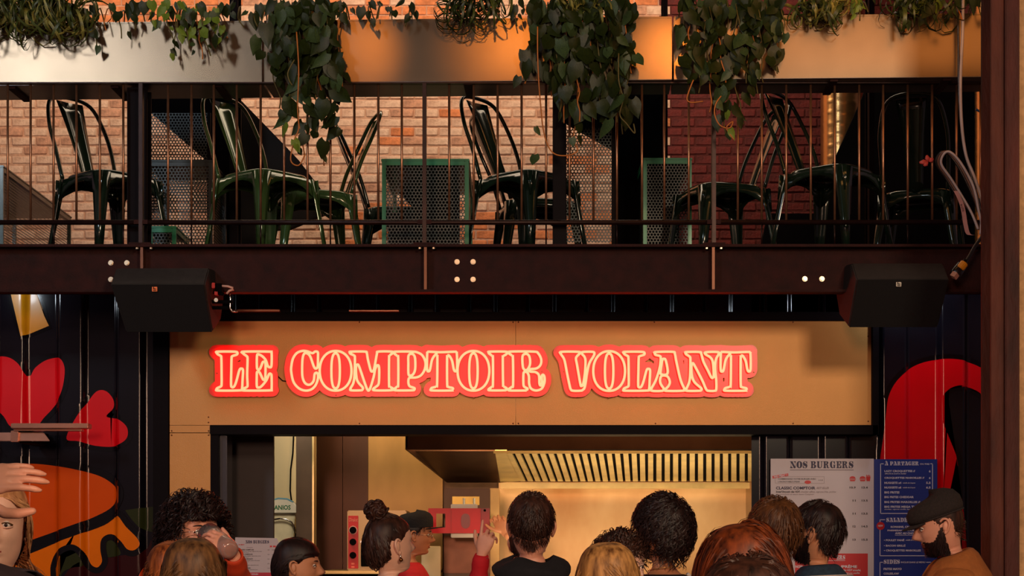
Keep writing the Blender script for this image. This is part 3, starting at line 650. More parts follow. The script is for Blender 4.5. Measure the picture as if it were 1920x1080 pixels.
# steel column machine
YM = 11.9
r = thing('steel_machine', 'tall dark steel cabinet machine under the hood left of the hoodie man', 'kitchen machine', (X(877, YM), YM, 0))
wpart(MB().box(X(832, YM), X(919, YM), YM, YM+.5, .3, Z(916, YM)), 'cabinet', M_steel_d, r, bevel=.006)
wpart(MB().box(X(832, YM), X(919, YM), YM-.012, YM, Z(1075, YM), Z(1005, YM)), 'door_panel', mat('reddish_steel', (112, 70, 52), .35, .6, .2), r, bevel=.004)
wpart(MB().box(X(848, YM), X(899, YM), YM-.006, YM+.002, Z(947, YM), Z(931, YM)), 'bright_recess', mat('lit_recess', (180, 150, 70), .3, .5), r)
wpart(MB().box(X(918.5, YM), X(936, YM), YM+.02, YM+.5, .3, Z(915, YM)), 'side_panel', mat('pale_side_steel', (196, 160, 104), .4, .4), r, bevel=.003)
for px in (870, 889): wpart(MB().tube([P(px, 934, YM-.012), P(px, 946, YM-.012)], .008, 8), 'knob', M_white, r)
for px in (850, 885): wpart(MB().tube([P(px, 1076, YM+.05), Vector((X(px, YM), YM+.05, .0))], .014, 8), 'leg', M_chrome, r)
YT = 11.55
r = thing('order_tablet', 'red framed panel with a square and an oval opening held beside the steel machine', 'panel', P(860, 977, YT))
def plate_with_hole(x0, x1, y0, y1, hx0, hx1, hy0, hy1, Y, d):
    mb = MB()
    for a, b, c, e in ((x0, hx0, y0, y1), (hx1, x1, y0, y1), (hx0, hx1, y0, hy0), (hx0, hx1, hy1, y1)):
        mb.box(X(a, Y), X(b, Y), Y, Y+d, Z(e, Y), Z(c, Y))
    return mb
wpart(plate_with_hole(803, 846, 953, 1000, 818, 835, 963, 989, YT, .006), 'window_frame', M_red, r)
wpart(MB().box(X(846, YT), X(902, YT), YT-.004, YT+.010, Z(1000, YT), Z(953, YT)), 'front_face', M_red, r, bevel=.002)
wpart(MB().box(X(902, YT), X(918, YT), YT-.008, YT+.014, Z(1000, YT), Z(953, YT)), 'grip', mat('dark_red_print', (150, 4, 20), .35), r, bevel=.002)
pts = [(873+8.5*math.cos(a), 977+(14)*math.copysign(abs(math.sin(a))**.6, math.sin(a))) for a in np.linspace(0, 2*PI, 24, endpoint=False)]
wpart(MB().prism([P(a, b, YT-.006) for a, b in pts], Vector((0, .003, 0))), 'oval_window', mat('maroon_window', (128, 10, 20), .3), r)
wpart(MB().ball(P(909, 957, YT-.01), .008, 10, 6), 'button', M_dark, r, smooth=True)
r = thing('white_box', 'white plastic box showing above and below the red framed panel', 'box', P(870, 1008, YT+.03))
wpart(MB().box(X(845, YT), X(895, YT), YT+.02, YT+.10, Z(1008, YT), Z(945, YT)), 'box_body', M_white, r, bevel=.004)
# oven with red control panel
YO = 11.6
r = thing('countertop_oven', 'steel countertop oven with a red control strip and three black knobs', 'oven', P(705, 1070, YO))
wpart(MB().box(X(651, YO), X(762, YO), YO, YO+.5, Z(1070, YO), Z(957, YO)), 'body', M_steel, r, bevel=.006)
wpart(MB().box(X(653, YO), X(672, YO), YO-.012, YO, Z(1066, YO), Z(967, YO)), 'control_panel', M_red, r, bevel=.002)
wpart(MB().box(X(677, YO), X(758, YO), YO-.018, YO, Z(1062, YO), Z(1020, YO)), 'door_window', M_dark, r, bevel=.003)
wpart(MB().box(X(676, YO), X(758, YO), YO-.03, YO-.01, Z(1018, YO), Z(1014, YO)), 'handle', M_chrome, r, bevel=.002)
for py in (994, 1016, 1041): wpart(MB().disc(tuple(P(662, py, YO-.012)), .021, .022, 20), 'knob', M_dark, r, bevel=.002)
c = P(662, 994, YO-.013); wpart(MB().tube([(c.x+.025*math.cos(t), c.y, c.z+.025*math.sin(t)) for t in np.linspace(0, 2*PI, 24, endpoint=False)], .0015, 5, closed=True), 'dial_ring', M_white, r)
for py in (1057, 1063): wpart(MB().box(X(659, YO), X(665, YO), YO-.016, YO-.012, Z(py+1.8, YO), Z(py-1.8, YO)), 'switch', mat('lit_red_switch', (255, 110, 90), .3), r, bevel=.001)
sans('Dinaket', r, 654.5, 671, 971, 978, YO-.0135, mat('pink_ink', (240, 130, 110), .5), .01, .2)
# counters
r = thing('kitchen_counter', 'steel kitchen counter carrying the oven', 'counter', (X(720, 11.8), 11.8, 0))
wpart(MB().box(X(600, 11.5), X(820, 11.5), 11.5, 12.45, Z(1076, 11.5), Z(1070, 11.6)), 'worktop', mat('pale_steel_edge', (210, 180, 120), .3, .5), r, bevel=.003)
wpart(MB().box(X(604, 11.5), X(816, 11.5), 11.53, 12.45, .05, Z(1076, 11.5)), 'body', M_dark, r)
r = thing('serving_counter', 'steel serving counter along the bottom of the opening', 'counter', (X(900, 10.1), 10.1, 0))
wpart(MB().box(X(424, YS)+.02, 1.30, 9.95, 10.30, 1.08, 1.12), 'worktop', M_steel, r, bevel=.003)
wpart(MB().box(X(424, YS)+.02, 1.30, 9.99, 10.28, 0.0, 1.08), 'front_panel', M_frame, r)
r = thing('cream_box', 'tall cream coloured bin standing right of the worker in the black cap', 'bin', (X(800, 11.4), 11.4, 0))
wpart(MB().box(X(790, 11.4), X(826, 11.4), 11.4, 11.47, 1.0, Z(1024, 11.4)), 'body', M_cream, r, bevel=.004)
wpart(MB().box(X(788, 11.4), X(828, 11.4), 11.39, 11.48, .95, 1.0), 'foot', M_steel, r)

# ------------------------------------------------------------ menu boards
YMn = 9.93
def rect(mb_, a, b, c, d, Y): mb_.box(X(a, Y), X(b, Y), Y, Y+.0012, Z(d, Y), Z(c, Y)); return mb_
def zx(v): return 1420+v/4.5
def zy(v): return 840+v/4.5
r = thing('white_menu_board', 'white menu board headed NOS BURGERS on the right wall', 'menu board', (X(1541, YMn), YMn, Z(1250, YMn)))
wpart(MB().box(X(1445, YMn), X(1638.5, YMn), YMn, YMn+.012, Z(1250, YMn), Z(860, YMn)), 'board', M_menu, r, bevel=.001)
Yt = YMn-.0015
def SE(t, a, b, c, d, m, root=None): serif_text(t, root or r, zx(a), zx(b), zy(c), zy(d), Yt, m)
def SA(t, a, b, c, d, m, **k): sans(t, r, zx(a), zx(b), zy(c), zy(d), Yt, m, **k)
def RC(a, b, c, d, m, name='rule', Y=None): wpart(rect(MB(), zx(a), zx(b), zy(c), zy(d), Y or Yt+.0003), name, m, r)
SE('NOS BURGERS', 275, 812, 112, 170, M_navy); RC(275, 812, 183, 187, M_navy)
o = wpart(MB().prism([P(zx(a), zy(b), Yt+.0004) for a, b in ((126, 236), (260, 213), (262, 236), (130, 258))], Vector((0, .001, 0))), 'red_tag', M_red, r)
SA('NO MEAT ?', 140, 252, 226, 244, M_paper, rot=math.radians(9))
for q in ((150, 565, 240, 242), (150, 565, 296, 298), (150, 152, 240, 298), (563, 565, 240, 298)): RC(*q, M_greyink)
SA('COMMANDEZ VOTRE BURGER AVEC', 175, 495, 255, 267, M_ink); SA("L'INCROYABLE STEAK", 175, 360, 278, 290, M_ink); SA('+1.5', 515, 552, 266, 276, M_ink)
wpart(MB().prism([P(zx(426+28*math.cos(t)), zy(288+15*math.sin(t)), Yt) for t in np.linspace(0, 2*PI, 14, endpoint=False)], Vector((0, .001, 0))), 'red_steak', M_red, r)
def burger(a0):
    wpart(MB().prism([P(zx(a0+25+25*math.cos(t)), zy(256-18*math.sin(t)), Yt) for t in np.linspace(0, PI, 10)], Vector((0, .001, 0))), 'bun_icon', M_red, r)
    RC(a0, a0+52, 259, 266, M_red, 'bun_icon'); wpart(MB().prism([P(zx(a), zy(b), Yt) for a, b in ((a0+2, 269), (a0+50, 269), (a0+44, 280), (a0+8, 280))], Vector((0, .001, 0))), 'bun_icon', M_red, r)
burger(778); burger(863)
wpart(MB().prism([P(zx(a), zy(b), Yt) for a, b in ((917, 243), (955, 243), (950, 279), (922, 279))], Vector((0, .001, 0))), 'fries_icon', M_red, r)
for k in range(4): RC(919+k*9, 925+k*9, 226+(k % 2)*5, 245, M_red, 'fries_icon')
SA('CLASSIC COMPTOIR', 157, 490, 325, 350, M_navy, bold=.035); SA('BEST SELLER', 500, 603, 328, 346, M_greyink, shear=.3)
SA('boeuf limousin des HDF,', 157, 360, 360, 380, M_ink, shear=.3, bold=.03); SA('cheddar affiné, oignons frits, pickles', 366, 665, 362, 380, M_greyink, shear=.3)
SA('de cornichons et sauce sauce Comptoir', 157, 480, 384, 400, M_greyink, shear=.3)
for y_, a, b in ((325, '10.9', '13.4'), (435, '11', '13.5'), (545, '11', '13.5'), (653, '12', '14.5'), (765, '13', '15.5')):
    SA(a, 830-(52 if len(a) > 2 else 26), 830, y_, y_+17, M_ink, bold=.035); SA(b, 880, 932, y_, y_+17, M_ink, bold=.035)
SA('fumé,', 622, 660, 688, 708, M_greyink, shear=.3); SA('s.', 592, 606, 825, 840, M_greyink, shear=.3)
RC(318, 932, 890, 1500, M_red, 'red_panel')
Yt -= .001
SE('C', 345, 372, 905, 940, M_paper); SE('ERS', 668, 742, 905, 942, M_paper); RC(350, 742, 949, 952, M_paper)
SA('NOIR', 322, 385, 990, 1012, M_paper, bold=.03); SA('SUPRÊME', 664, 842, 984, 1013, M_paper, bold=.03)
SA('boeuf des HDF smashé,', 664, 873, 1022, 1042, M_paper, shear=.3); SA('oignons confits', 738, 865, 1048, 1066, M_paper, shear=.3)
r = thing('blue_menu_board', 'blue menu board with white frames headed À PARTAGER beside the white board', 'menu board', (X(1697, YMn), YMn, Z(1250, YMn)))
wpart(MB().box(X(1639, YMn), X(1757.5, YMn), YMn, YMn+.012, Z(1250, YMn), Z(861, YMn)), 'board', M_blue, r, bevel=.001)
Yt = YMn-.0015
def frame(a, b, c, d, g0, g1):
    for q in ((a, g0, c, c+6), (g1, b, c, c+6), (a, b, d-6, d), (a, a+6, c, d), (b-6, b, c, d)): RC(*q, M_paper, 'frame_line')
frame(1037, 1481, 130, 555, 1066, 1460); frame(1032, 1472, 602, 912, 1078, 1278); frame(1032, 1470, 961, 1500, 1060, 1425)
SE('À PARTAGER', 1075, 1363, 114, 146, M_paper); SA('OU PAS', 1372, 1452, 128, 142, M_paper)
def line(t, y0, y1, x1, price=None, x0=1072, sub=None):
    SA(t, x0, x1, y0, y1, M_paper, bold=.04)
    if price: SA(price, 1462-(14 if len(price) == 1 else 28 if len(price) == 2 else 38), 1462, y0, y1, M_paper, bold=.04)
    if sub: SA(sub, x1+12, x1+118, y0+4, y1, M_paper, shear=.3)
line('LAZY CROQUETTES //', 186, 206, 1332, '6'); SA('effiloché de boeuf et cheddar', 1075, 1258, 210, 222, M_paper, shear=.3)
line('CROQUETTES MAROILLES //', 244, 262, 1410, '6'); line('NUGGETS x4', 285, 303, 1215, '5.5', sub='volaille de Licques'); line('NUGGETS x6', 324, 342, 1215, '6.5', sub='volaille de Licques')
line('BIG FRITES', 365, 384, 1200); line('BIG FRITES CHEDDAR', 405, 423, 1320); line('BIG FRITES MAROILLES //', 447, 465, 1375); line('BIG FRITES MEGA TUNE //', 487, 505, 1400)
SA('cheddar, oignons confits, bacon grillé, sauce', 1072, 1400, 512, 524, M_paper, shear=.3)
SE('SALADE', 1088, 1265, 589, 624, M_paper)
wpart(MB().prism([P(zx(1040+34*math.cos(t)), zy(657+34*math.sin(t)), Yt-.0004) for t in np.linspace(0, 2*PI, 24, endpoint=False)], Vector((0, .001, 0))), 'red_badge', M_red, r)
Yt -= .001; SA('NEW', 1020, 1060, 648, 664, M_paper); Yt += .001
line('ROMAINE, CROUTONS,', 657, 677, 1387, x0=1125); line('PARMESAN, SAUCE CÉSAR,', 685, 705, 1413, x0=1098); line('AVEC AU CHOIX :', 711, 729, 1352, x0=1162); RC(1162, 1352, 735, 738, M_paper)
line('• POULET PANÉ', 766, 786, 1240, '12', x0=1068, sub='volaille de Licques'); line('• BACON GRILLÉ', 812, 832, 1250, '11', x0=1068); line('• CROQUETTES MAROILLES', 856, 876, 1380, '15', x0=1068)
SE('SIDES', 1066, 1203, 942, 977, M_paper); SA('INCLUS DANS LE MENU', 1212, 1417, 957, 971, M_paper)
line('FRITES MAYO', 1011, 1030, 1218, x0=1065); line('COLESLAW', 1051, 1069, 1195, x0=1065)
# small paper menu
YP = 9.78
r = thing('paper_menu', 'small paper menu headed NOS BURGERS stuck up at the left end of the counter', 'menu sheet', (X(480, YP), YP, Z(1160, YP)))
wpart(MB().prism([P(a, b, YP) for a, b in ((441, 1007.5), (519, 1009), (524, 1020), (517, 1160), (438, 1160))], Vector((0, .002, 0))), 'sheet', mat('grey_white_paper', (196, 178, 180), .5, 0, .02), r)
Yt = YP-.0015
serif_text('NOS BURGERS', r, 460.5, 504.5, 1013, 1019, Yt, M_navy)
sans('NO MEAT', r, 447, 458, 1020, 1022.5, Yt, M_red); wpart(rect(MB(), 506, 510, 1023, 1026, Yt), 'bun_icon', M_red, r); wpart(rect(MB(), 512, 517, 1023, 1026, Yt), 'bun_icon', M_red, r)
wpart(rect(MB(), 462, 474, 1026, 1027, Yt), 'rule', M_greyink, r)
for k, (t, e) in enumerate((('CLASSIC COMPTOIR', 476), ('MEGA CHEDDAR', 474), ('POULET CROUSTI', 474), ('VEGGIE', 464), ('FISH BURGER', 470))):
    y_ = 1029.5+k*8.6; sans(t, r, 449, e, y_, y_+2.4, Yt, M_ink, .03); sans('boeuf limousin, cheddar, oignons frits, sauce', r, 449, 491-2*k, y_+3.6, y_+5.2, Yt, M_ink); sans('pickles et sauce', r, 449, 466, y_+5.9, y_+7.2, Yt, M_ink)
    sans('11', r, 502, 505, y_+.6, y_+2.6, Yt, M_ink); sans('13.5', r, 510, 515, y_+.6, y_+2.6, Yt, M_ink)
wpart(rect(MB(), 446, 512, 1073.5, 1090, Yt), 'red_panel', mat('crimson_print', (190, 10, 50), .5), r); sans('NOS SMASH', r, 464, 484, 1075.3, 1078, Yt-.001, M_paper)

# ------------------------------------------------------------ wall bracket lamp at left
YL = 9.6
r = thing('wall_bracket', 'coppery metal double bar bracket on the left wall across the red hearts', 'bracket', P(70, 820, YL))
wpart(MB().box(X(26, YL), X(170, YL), YL-.06, YL+.03, Z(804, YL), Z(795, YL)), 'top_bar', M_copper, r, bevel=.003)
wpart(MB().box(X(28, YL), X(155, YL), YL-.03, YL+.03, Z(808.5, YL), Z(805, YL)), 'lower_plate', M_copper, r, bevel=.002)
mb = MB().hexa([P(-30, 827, YL), P(94, 827, YL), P(94, 827, YL+.06), P(-30, 827, YL+.06), P(-30, 811, YL), P(82, 811, YL), P(82, 811, YL+.06), P(-30, 811, YL+.06)]); wpart(mb, 'housing', mat('brushed_copper', (176, 124, 104), .3, .7), r, bevel=.003)
wpart(MB().box(X(22, YL), X(36, YL), YL-.02, YL+.01, Z(829, YL), Z(808, YL)), 'clamp', M_copper, r, bevel=.002)
wpart(MB().box(X(34, YL), X(58, YL), YL+.03, YC-.03, Z(830, YL), Z(806, YL)), 'arm', M_dark, r)

# ------------------------------------------------------------ speakers
def speaker(label, px0, px1, tilt, side):
    Y0 = 8.95; zz = lambda py, y: Z(py, y)
    x0, x1 = X(px0, Y0), X(px1, Y0); b = 0 if side == 'left' else -9
    prof_ = [(9.08, Z(503+b, 9.08)), (8.95, Z(533+b, 8.95)), (9.10, Z(622+b, 9.10)), (9.34, Z(600+b, 9.34)), (9.44, Z(560+b, 9.44)), (9.42, Z(510+b, 9.42))]
    r = thing('loudspeaker', label, 'speaker', ((x0+x1)/2, 9.2, prof_[2][1]), 0)
    inset = .045
    A = [Vector((x0+(0 if i in (0, 1, 5) else inset*tilt[0]), y, z)) for i, (y, z) in enumerate(prof_)]; B = [Vector((x1-(0 if i in (0, 1, 5) else inset*tilt[1]), y, z)) for i, (y, z) in enumerate(prof_)]
    n = 6; mb = MB().add(A+B, [tuple(range(n))[::-1], tuple(range(n, 2*n))]+[(i, (i+1) % n, n+(i+1) % n, n+i) for i in range(n)])
    wpart(mb, 'cabinet', M_speaker, r, bevel=.006)
    d = Vector((0, -.004, -.002)); q = [A[1].lerp(B[1], .012)+d, A[1].lerp(B[1], .988)+d, A[2].lerp(B[2], .988)+d, A[2].lerp(B[2], .012)+d]
    wpart(MB().prism(q, Vector((0, .008, .004))), 'grille', M_grille, r, bevel=.001)
    c = A[1].lerp(B[1], .46).lerp(A[2].lerp(B[2], .46), .10)+Vector((0, -.012, 0)); s = .013
    wpart(MB().box(c.x-s, c.x+s, c.y, c.y+.006, c.z-s, c.z+s), 'badge', mat('badge_'+side, (196, 96, 40) if side == 'left' else (130, 120, 112), .4, .4), r, bevel=.001)
    wpart(MB().box(c.x-s*.5, c.x+s*.6, c.y-.001, c.y+.001, c.z-s*.25, c.z+s*.1).box(c.x-s*.5, c.x-s*.2, c.y-.001, c.y+.001, c.z-s*.2, c.z+s*.7).box(c.x-s*.5, c.x+s*.6, c.y-.001, c.y+.001, c.z-s*.8, c.z-s*.5), 'emblem', M_dark, r)
    # yoke up to the beam
    for xx in (x0+.10, x1-.10): wpart(MB().box(xx-.015, xx+.015, 9.22, 9.26, prof_[0][1]-.02, Z(548, 9.2)+.12), 'hanger', M_frame, r)
    return r
r = speaker('black wedge loudspeaker hung under the beam left of the red lettering', 207, 384, (1.0, -.35), 'left')
Y0 = 9.12
wpart(MB().disc(tuple(P(385, 560, 8.93)+Vector((.045, .05, 0))), .010, .004), 'round_plate', M_white, r)
for a, b in (((398, 566), (436, 566)), ((398, 577), (430, 577)), ((400, 548), (420, 552))):
    wpart(MB().tube([P(*a, Y0), P(*b, Y0)], .009, 8), 'clamp_rod', M_dark, r, smooth=True)
wpart(MB().box(X(398, Y0), X(404, Y0), Y0-.02, Y0+.02, Z(541, Y0), Z(531, Y0)), 'red_plug', M_red, r, bevel=.002)
wpart(MB().box(X(403, Y0), X(409, Y0), Y0-.02, Y0+.02, Z(554, Y0), Z(547, Y0)), 'red_plug', M_red, r, bevel=.002)
wpart(MB().box(X(404, Y0), X(417, Y0), Y0-.02, Y0+.03, Z(549, Y0), Z(532, Y0)), 'connector', M_dark, r, bevel=.003)
wpart(MB().tube([P(a, b, Y0-.01) for a, b in ((414, 536), (428, 537), (437, 540), (438, 543), (430, 545), (425, 551))], .006, 8), 'pink_cable', mat('pink_cable', (224, 168, 150), .4), r, smooth=True)
wpart(MB().tube([P(a, b, Y0) for a, b in ((431, 548), (432, 560), (431, 578), (436, 584), (446, 584))], .005, 8), 'wire', M_chrome, r, smooth=True)
speaker('black wedge loudspeaker hung under the beam at the right, beside the rusty column', 1606, 1780, (-.3, .5), 'right')
# loose plates lying on the frame above the board
r = thing('steel_strip', 'pale metal strip lying on the black frame just right of the left loudspeaker', 'strip', P(590, 583, 9.9))
wpart(MB().box(X(432, 9.86), X(525, 9.86), 9.84, 9.93, Z(584.5, 9.86), Z(581, 9.86)), 'strip', M_copper, r, bevel=.002)
wpart(MB().box(X(655, 9.86), X(748, 9.86), 9.84, 9.93, Z(584.5, 9.86), Z(582.5, 9.86)), 'strip', M_copper, r)

# ------------------------------------------------------------ cables at right
def cable(name, label, pts, Y, rad, m, dy=None, at=None):
    pp = cr([(a, b) for a, b in pts], 6, closed=False); n = len(pp)
    q = [P(a, b, Y+(0 if not dy else dy*math.sin(i/n*7))) for i, (a, b) in enumerate(pp)]
    r = thing(name, label, 'cable', q[-1]); wpart(MB().tube(q, rad, 8), 'sheath', m, r, smooth=True); return r
M_wc = mat('white_cable', (190, 182, 186), .3); M_bc = mat('black_cable', (20, 16, 18), .3, coat=.5)
cable('cable', 'long white cable hanging from the top edge near the right column', [(1806, -20), (1805, 60), (1801, 150), (1803, 230), (1811, 290), (1826, 330), (1838, 365), (1845, 400), (1842, 430)], 9.05, .008, M_wc)
cable('cable', 'white cable hugging the left edge of the rusty column', [(1862, 200), (1857, 250), (1850, 300), (1847, 350), (1841, 400), (1838, 440)], 8.98, .006, M_wc)
cable('cable', 'black cable leaning beside the long white cable', [(1795, -20), (1797, 80), (1799, 200), (1813, 300), (1836, 380), (1852, 455)], 9.08, .006, M_bc)
for k, (lab, m, off) in enumerate((('dark cable loop on the outside of the coiled bundle', M_bc, -4), ('dull brown cable loop in the middle of the coiled bundle', mat('brown_cable', (110, 78, 66), .35), 0), ('whitish cable loop on the inner side of the coiled bundle', M_wc, 5))):
    cable('cable', lab, [(1838-k*2, 430), (1822, 400), (1800+off, 370), (1778+off, 335), (1760+off, 308), (1764+off, 290), (1776+off, 285), (1796+off, 305), (1820+off, 350), (1836, 400), (1846, 440)], 9.0-.015*k, .0065, m, .02)
cable('cable', 'black cable drooping from the bundle to the yellow plug', [(1850, 425), (1840, 445), (1828, 462), (1818, 480), (1810, 492)], 9.02, .009, M_bc)
cable('cable', 'blue cable behind the right column edge', [(1830, 205), (1845, 212), (1862, 208)], 9.6, .006, mat('blue_cable', (20, 70, 130), .4))
r = thing('hanging_tag', 'pink grey printed cable label strip hanging in the coiled bundle', 'label', P(1815, 440, 8.95))
A = np.array([[P(a+s, b, 8.95)[:] for s in (-4, 4)] for a, b in cr([(1792, 358), (1802, 380), (1807, 400), (1810, 420), (1815, 438), (1824, 441)], 4, False)])
mb = MB().grid(A); o = wpart(mb, 'strip', mat('pink_label', (196, 150, 150), .5), r); so = o.modifiers.new('s', 'SOLIDIFY'); so.thickness = .002
sans('IR LITAL', r, 1797, 1812, 388, 392, 8.945, M_ink, rot=math.radians(-70))
r = thing('power_plug', 'black cable plug with a yellow collar hanging beside the right loudspeaker', 'plug', P(1792, 518, 9.0))
a, b = P(1812, 488, 9.0), P(1788, 518, 9.0)
wpart(MB().tube([a, a.lerp(b, .25), a.lerp(b, .3), a.lerp(b, .8), b], [.014, .017, .028, .03, .024], 10, flat=.8), 'body', M_bc, r, smooth=True)
wpart(MB().tube([a.lerp(b, .18)+Vector((0, -.012, 0)), a.lerp(b, .55)+Vector((0, -.012, 0))], [.022, .022], 8), 'yellow_collar', mat('yellow_plastic', (228, 150, 10), .4), r, bevel=.003)
wpart(MB().tube([a.lerp(b, .85)+Vector((0, -.015, 0)), b+Vector((0, -.015, 0))+(b-a)*.1], [.02, .02], 4), 'tip', mat('pinkish_label', (200, 150, 130), .4), r)
r = thing('red_ribbon', 'small pinkish red flower like ribbon beside the cable bundle', 'ribbon', P(1740, 303, 9.21))
for q in (((1740, 303), (1724, 305)), ((1740, 303), (1738, 291)), ((1742, 303), (1750, 297)), ((1740, 304), (1732, 311))):
    a, b = P(*q[0], 9.21), P(*q[1], 9.21); wpart(MB().tube([a, a.lerp(b, .5), b], [.004, .014, .005], 6, flat=.3), 'petal', mat('dusty_red', (206, 80, 76), .5), r, smooth=True)

# ------------------------------------------------------------ balcony things: chairs, tables, screens, posts, ducts
def metal_chair(label, at, rz, m, tiltx=0):
    r = thing('metal_chair', label, 'chair', at, rz, 'sheet metal chairs on the balcony')
    s = .18; zs = .46
    def ring(h, z, n=32):
        return [(h*math.copysign(abs(math.cos(t))**.5, math.cos(t)), h*math.copysign(abs(math.sin(t))**.5, math.sin(t)), z) for t in np.linspace(0, 2*PI, n, endpoint=False)]
    A = np.array([ring(.01, zs-.004), ring(s*.8, zs-.004), ring(s, zs), ring(s+.006, zs-.008), ring(s+.010, zs-.045), ring(s+.004, zs-.045)])
    MB().grid(A, wrap=True).build('seat', m, r, smooth=True)
    # apron arches between the legs
    for k in range(4):
        q = []
        for i in range(9):
            u = -1+2*i/8; q.append((u*(s+.004+.025*abs(u)**3), zs-.05-.10*abs(u)**2.6))
        vs = []; fs = []
        for i, (u, z) in enumerate(q):
            vs += [(u, s+.012, zs-.02), (u*1.0, s+.014+.012*abs(-1+2*i/8)**3, z)]
        for i in range(8): fs.append((2*i, 2*i+1, 2*i+3, 2*i+2))
        rot = Matrix.Rotation(k*PI/2, 3, 'Z'); mb = MB().add([rot @ Vector(v) for v in vs], fs)
        o = mb.build('apron', m, r, smooth=True); md = o.modifiers.new('s', 'SOLIDIFY'); md.thickness = .003
    for sx in (-1, 1):
        for sy in (-1, 1):
            a = Vector((sx*s, sy*s, zs-.02)); b = Vector((sx*(s+.055), sy*(s+.055), 0.0))
            mb = MB(); t = Vector((sx, sy, 0)).normalized(); side = Vector((-sy, sx, 0)).normalized()
            pts = [a, a.lerp(b, .25), a.lerp(b, .6), b]; wd = [.052, .042, .030, .022]
            vs = []; fs = []
            for p, w_ in zip(pts, wd):
                for c_ in ((-1, -.4), (-.55, .3), (0, .55), (.55, .3), (1, -.4)): vs.append(p+side*c_[0]*w_+t*c_[1]*.022)
            for i in range(3):
                for k in range(4): fs.append((i*5+k, i*5+k+1, (i+1)*5+k+1, (i+1)*5+k))
            mb.add(vs, fs); o = mb.build('leg', m, r, smooth=True); md = o.modifiers.new('s', 'SOLIDIFY'); md.thickness = .004
            MB().box(b.x-.016, b.x+.016, b.y-.016, b.y+.016, 0, .012).build('foot_cap', M_dark, r)
    hoop = cr([(-s+.005, -s, zs-.01), (-s-.005, -s-.05, .62), (-s+.0, -s-.12, .78), (-s+.05, -s-.18, .92), (0, -s-.195, .95), (s-.05, -s-.18, .92), (s, -s-.12, .78), (s+.005, -s-.05, .62), (s-.005, -s, zs-.01)], 5, False)
    MB().tube(hoop, .011, 8).build('back_hoop', m, r, smooth=True)
    for dx, w0, w1 in ((0, .04, .085), ):
        A = []
        for i in range(9):
            t = i/8; y = -s-.195*t**1.1; z = zs-.02+(.945-zs)*t; w_ = w0+(w1-w0)*t**1.5
            A.append([(dx-w_, y+.006, z), (dx-w_*.5, y, z), (dx, y-.006, z), (dx+w_*.5, y, z), (dx+w_, y+.006, z)])
        o = MB().grid(np.array(A)).build('back_splat', m, r, smooth=True); md = o.modifiers.new('s', 'SOLIDIFY'); md.thickness = .004
    return r
R = math.radians
for lab, px, Y, rz, m in (
    ('glossy dark green metal chair at the far left, back tilted left, before pale bricks', 205, 9.80, R(-132), M_chair),
    ('olive-lit metal chair right of the left dark post, partly behind hanging leaves', 498, 9.78, R(-132), M_chair_olive_lit),
    ('olive-lit green metal chair with its back leaning right under the leftmost hanging vine', 588, 10.30, R(108), M_chair_olive_lit),
    ('glossy black green metal chair right of the green cabinet, back leaning left', 988, 9.80, R(-132), M_chair),
    ('low dark metal chair tucked just behind the chair right of the green cabinet', 1005, 10.55, R(-80), M_chair),
    ('dark metal chair left of the cabinet with only its edge showing', 748, 10.8, R(-85), M_chair),
    ('dark green metal chair in front of the red bricks, back leaning right', 1352, 10.12, R(110), M_chair),
    ('dark metal chair below the spiral duct, back leaning left', 1560, 9.66, R(-132), M_chair),
    ('black metal chair in the dark corner right of the spiral duct', 1725, 10.3, R(-20), M_chair)):
    metal_chair(lab, (X(px, Y), Y, DECK), rz, m)
def uv_panel(p0, ux, uz, w_, h, name, root, m=None):
    ux = Vector(ux).normalized(); uz = Vector(uz); q = [Vector(p0), Vector(p0)+ux*w_, Vector(p0)+ux*w_+uz*h, Vector(p0)+uz*h]
    me = bpy.data.meshes.new(name); me.from_pydata(q, [], [(0, 1, 2, 3)]); uv = me.uv_layers.new()
    for i, c in enumerate(((0, 0), (w_, 0), (w_, h), (0, h))): uv.data[i].uv = c
    me.materials.append(m or M_perf); o = bpy.data.objects.new(name, me); COL.objects.link(o); return reparent(o, root)
def cabinet(label, px0, px1, pytop, Y, depth, frame_m, full=True, back=False):
    x0, x1, z1 = X(px0, Y), X(px1, Y), Z(pytop, Y); z0 = DECK+.02
    r = thing('mesh_cabinet', label, 'cabinet', ((x0+x1)/2, Y+depth/2, DECK)); t = .022
    for (a, b) in ((x0, x0+t), (x1-t, x1)):
        for (c, d) in ((Y, Y+t), (Y+depth-t, Y+depth)): wpart(MB().box(a, b, c, d, DECK, z1), 'upright', frame_m, r, bevel=.002)
    for zz in (z1-t, z0): 
        wpart(MB().box(x0+t, x1-t, Y, Y+t, zz, zz+t), 'crossbar', frame_m, r, bevel=.002); wpart(MB().box(x0, x0+t, Y+t, Y+depth-t, zz, zz+t), 'crossbar', frame_m, r); wpart(MB().box(x1-t, x1, Y+t, Y+depth-t, zz, zz+t), 'crossbar', frame_m, r)
    uv_panel((x0+t, Y+.01, z0), (1, 0, 0), (0, 0, 1), x1-x0-2*t, z1-z0-t, 'mesh_panel', r)
    if full: uv_panel((x1-.01, Y+t, z0), (0, 1, 0), (0, 0, 1), depth-2*t, z1-z0-t, 'mesh_panel', r); uv_panel((x0+.01, Y+t, z0), (0, 1, 0), (0, 0, 1), depth-2*t, z1-z0-t, 'mesh_panel', r)
    if back: wpart(MB().box(x0, x1, Y+depth-.03, Y+depth, z0, z1), 'shade_board', M_dark, r)  # dark sheet standing in for the shaded cabinet interior
    wpart(MB().box(x0-.004, x1+.004, Y-.004, Y+depth+.004, z1, z1+.012), 'top_plate', frame_m, r, bevel=.003)
    return r
cb = cabinet('green framed perforated metal cabinet in the middle of the balcony', 716, 879, 302, 9.62, .9, M_green)
